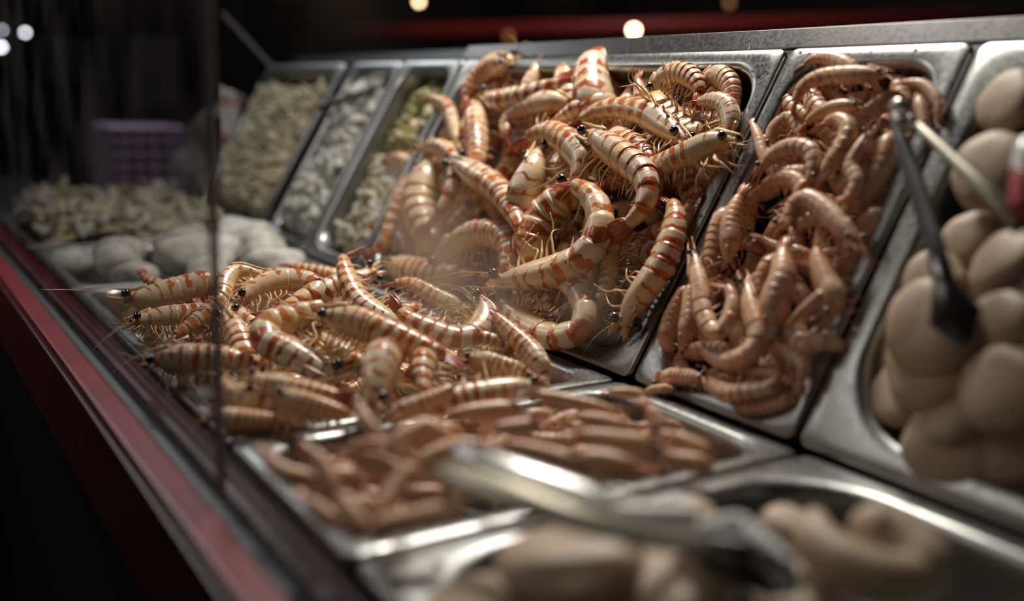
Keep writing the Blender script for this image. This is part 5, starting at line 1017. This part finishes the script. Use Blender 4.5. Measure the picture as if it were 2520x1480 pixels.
# paper packet and cling film past the wide tray
def sheet(name, Q, m, label, cat, thick, nx=14, ny=18, wav=.006, seed=1):
    Q = [np.array(q) for q in Q]; c = sum(Q) / 4; Rr = random.Random(seed); V = []; F = []
    n = unit(np.cross(Q[1] - Q[0], Q[2] - Q[0]))
    for i in range(ny + 1):
        for j in range(nx + 1):
            u, v = j / nx, i / ny; p = (Q[0] * (1 - u) + Q[3] * u) * (1 - v) + (Q[1] * (1 - u) + Q[2] * u) * v
            V.append(p - c + n * wav * (math.sin(u * 9 + v * 5 + seed) + .6 * math.sin(u * 21 - v * 8)))
    for i in range(ny):
        for j in range(nx): a = i * (nx + 1) + j; F.append((a, a + 1, a + nx + 2, a + nx + 1))
    o = link(name, mesh(name, V, F, m), None, tuple(c)); s = o.modifiers.new('thickness', 'SOLIDIFY'); s.thickness = thick; tag(o, label, cat); return o
pk, pkn, pkb = mat('white_brown_paper'); pkn.links.new(mixc(pkn, smooth(pkn, noise(pkn, 14, 2), .5, .56), (.55, .55, .54), (.30, .12, .05)), pkb.inputs['Base Color']); pkb.inputs['Roughness'].default_value = .5
sheet('paper_packet', PACKET, pk, 'white and brown paper packet leaning beyond the wide salad tray', 'packet', .008, wav=.004)
fm = bpy.data.materials.new('cling_film'); fm.use_nodes = True; nt = fm.node_tree; nt.nodes.clear()
out = nt.nodes.new('ShaderNodeOutputMaterial'); tr = nt.nodes.new('ShaderNodeBsdfTransparent'); df = nt.nodes.new('ShaderNodeBsdfPrincipled'); df.inputs['Base Color'].default_value = (.6, .6, .6, 1); df.inputs['Roughness'].default_value = .3
mx = nt.nodes.new('ShaderNodeMixShader'); mx.inputs[0].default_value = .14; nt.links.new(tr.outputs[0], mx.inputs[1]); nt.links.new(df.outputs[0], mx.inputs[2]); nt.links.new(mx.outputs[0], out.inputs[0])
sheet('cling_film', FILM, fm, 'sheer cling film hanging beside the leafy heap behind the glass edge', 'film', .0006, wav=.012, seed=3)
a_, b_ = [np.array(v) for v in STRIP]
sweep_thing('reflected_line_strip', [a_, (a_ + b_) / 2, b_], [.006] * 3, [.0015] * 3, (0, -1, 0), fm, 'added clear strip in place of a reflected line above the salad trays', 'strip', 6)  # made-up clear strip standing in for a reflected diagonal line
# bulbs
for k, (p, r, col, st, lb) in enumerate(BULBS):
    m = bpy.data.materials.new('bulb_glow'); m.use_nodes = True; e = m.node_tree.nodes['Principled BSDF']; e.inputs['Emission Color'].default_value = (*col, 1); e.inputs['Emission Strength'].default_value = st; e.inputs['Base Color'].default_value = (*col, 1)
    root = empty('light_bulb', p); tag(root, lb, 'bulb')
    V, F = sphere((0, 0, 0), r, 16, 10); link('glass_globe', mesh('glass_globe', V, F, m), root)
    b = MB(); b.add(*sweep([(0, 0, r * .8), (0, 0, r * 2), (0, 0, r * 2.6)], [r * .5, r * .5, r * .4], [r * .5, r * .5, r * .4], (1, 0, 0), 10)); b.build('socket', [MAT['black']], root)
    b = MB(); b.add(*sweep([(0, 0, r * 2.6), (0, 0, .5), (0, 0, 2.6 - p[2])], [.002] * 3, [.002] * 3, (1, 0, 0), 6)); b.build('cord', [MAT['black']], root)
# crumpled bag under the counter
def blob(name, c, r, m, label, cat, seed, sq=(1, .8, .7)):
    V, F = sphere((0, 0, 0), 1, 40, 26)
    V = [tuple(np.array(v) * np.array(sq) * r * (1 + .10 * math.sin(9 * v[0] + seed) * math.sin(8 * v[1]) + .07 * math.sin(19 * v[2] + 5 * v[0]) + .05 * math.sin(31 * v[1] + 7 * v[2]))) for v in V]
    o = link(name, mesh(name, V, F, m, smooth_=False), None, c); tag(o, label, cat)
blob('plastic_bag', (-.62, -.60, -.80), .16, plain('grey_plastic_film', (.10, .10, .10), .12, coat=1.), 'crumpled grey plastic bag on the dark floor below the ledge', 'bag', 2)
# ------------------------------------------------------------------ hall
dk = plain('dark_hall_paint', (.020, .017, .017), .7, var=.3, vscale=1.)
def struct(name, x0, x1, y0, y1, z0, z1, m):
    b = MB(); b.box(x0, x1, y0, y1, z0, z1); o = b.build(name, [m], None, smooth_=False); tag(o, kind='structure'); return o
struct('floor', -7.1, 4.1, -3.1, 5.1, -1.05, -.95, plain('dark_floor', (.018, .015, .015), .5))
struct('wall_left', -7.2, -7.1, -3.1, 5.1, -.95, 2.7, dk)
struct('wall_back', -7.1, 4.1, 5.1, 5.2, -.95, 2.7, dk)
struct('wall_right', 4.1, 4.2, -3.1, 5.1, -.95, 2.7, dk)
struct('wall_front', -7.1, 4.1, -3.2, -3.1, -.95, 2.7, dk)

# paper liner, droplets and grime on the trays
b = MB(); nx, ny = 24, 16; V = []; F = []
for i in range(ny + 1):
    for j in range(nx + 1):
        u, v = j / nx, i / ny; V.append(back(-.535 + .51 * u, .03 + .262 * v, -.052 + .006 * math.sin(u * 14) * math.sin(v * 9) + .020 * max(0, u - .9) * 10))
for i in range(ny):
    for j in range(nx): a = i * (nx + 1) + j; F.append((a, a + 1, a + nx + 2, a + nx + 1))
cc = np.mean(np.array(V), 0); b.add([tuple(np.array(v) - cc) for v in V], F)
tag(b.build('paper_liner', [plain('wet_grey_paper', (.30, .28, .28), .35)], None, tuple(cc)), 'wet grey paper liner beneath the prawns in the large sloping tray', 'paper')
Rd = random.Random(5); dm, dnt, db = mat('water'); db.inputs['Base Color'].default_value = (.8, .8, .8, 1); db.inputs['Roughness'].default_value = .03; db.inputs['Transmission Weight'].default_value = .8
spots = [(back, -.005 - .010 * Rd.random() - .002, Rd.uniform(.02, .31), .0003) for _ in range(10)] + [(back, -.1 + .09 * Rd.random(), Rd.uniform(.003, .012), .0003) for _ in range(9)] + [(front, -.05 + .04 * Rd.random(), .004 + .008 * Rd.random(), .0005) for _ in range(6)] + [(front, Rd.uniform(-.55, -.05), .3165 + .006 * Rd.random(), .0005) for _ in range(12)] + [(back, Rd.uniform(.01, .16), .312 + .006 * Rd.random(), .0003) for _ in range(5)]
V0, F0 = sphere((0, 0, 0), 1, 10, 6)
dme = None
for tf, x, v, h in spots:
    q = Rd.uniform(.0008, .0018)
    if dme is None: dme = mesh('water_droplet', V0, F0, dm)
    o = link('water_droplet', dme, None, tf(x, v, h)); o.scale = (q, q, q * .55); o.rotation_euler = ((TH if tf is back else 0), 0, 0)
    tag(o, 'tiny clear water droplet on a steel tray rim', 'droplet', 'water droplets on the tray rims')
big = [o for o in bpy.data.objects if o.name == 'food_tray'][0]; oc = np.array(big.location)
b = MB()
for k in range(34):
    x, v = Rd.gauss(-.022, .0045), Rd.gauss(.298, .005); q = Rd.uniform(.0003, .0012) * (1.6 if k < 6 else 1)
    x = min(x, -.008)
    P0 = [np.array(back(x + q * math.cos(t_) * Rd.uniform(.6, 1.3), v + q * math.sin(t_), .0008)) - oc for t_ in np.linspace(0, 2 * math.pi, 7)[:-1]]
    b.add(P0, [tuple(range(6))])
tag(b.build('grime_stain', [plain('black_grime', (.01, .01, .01), .7)], big), 'black grime specks on the top right corner')
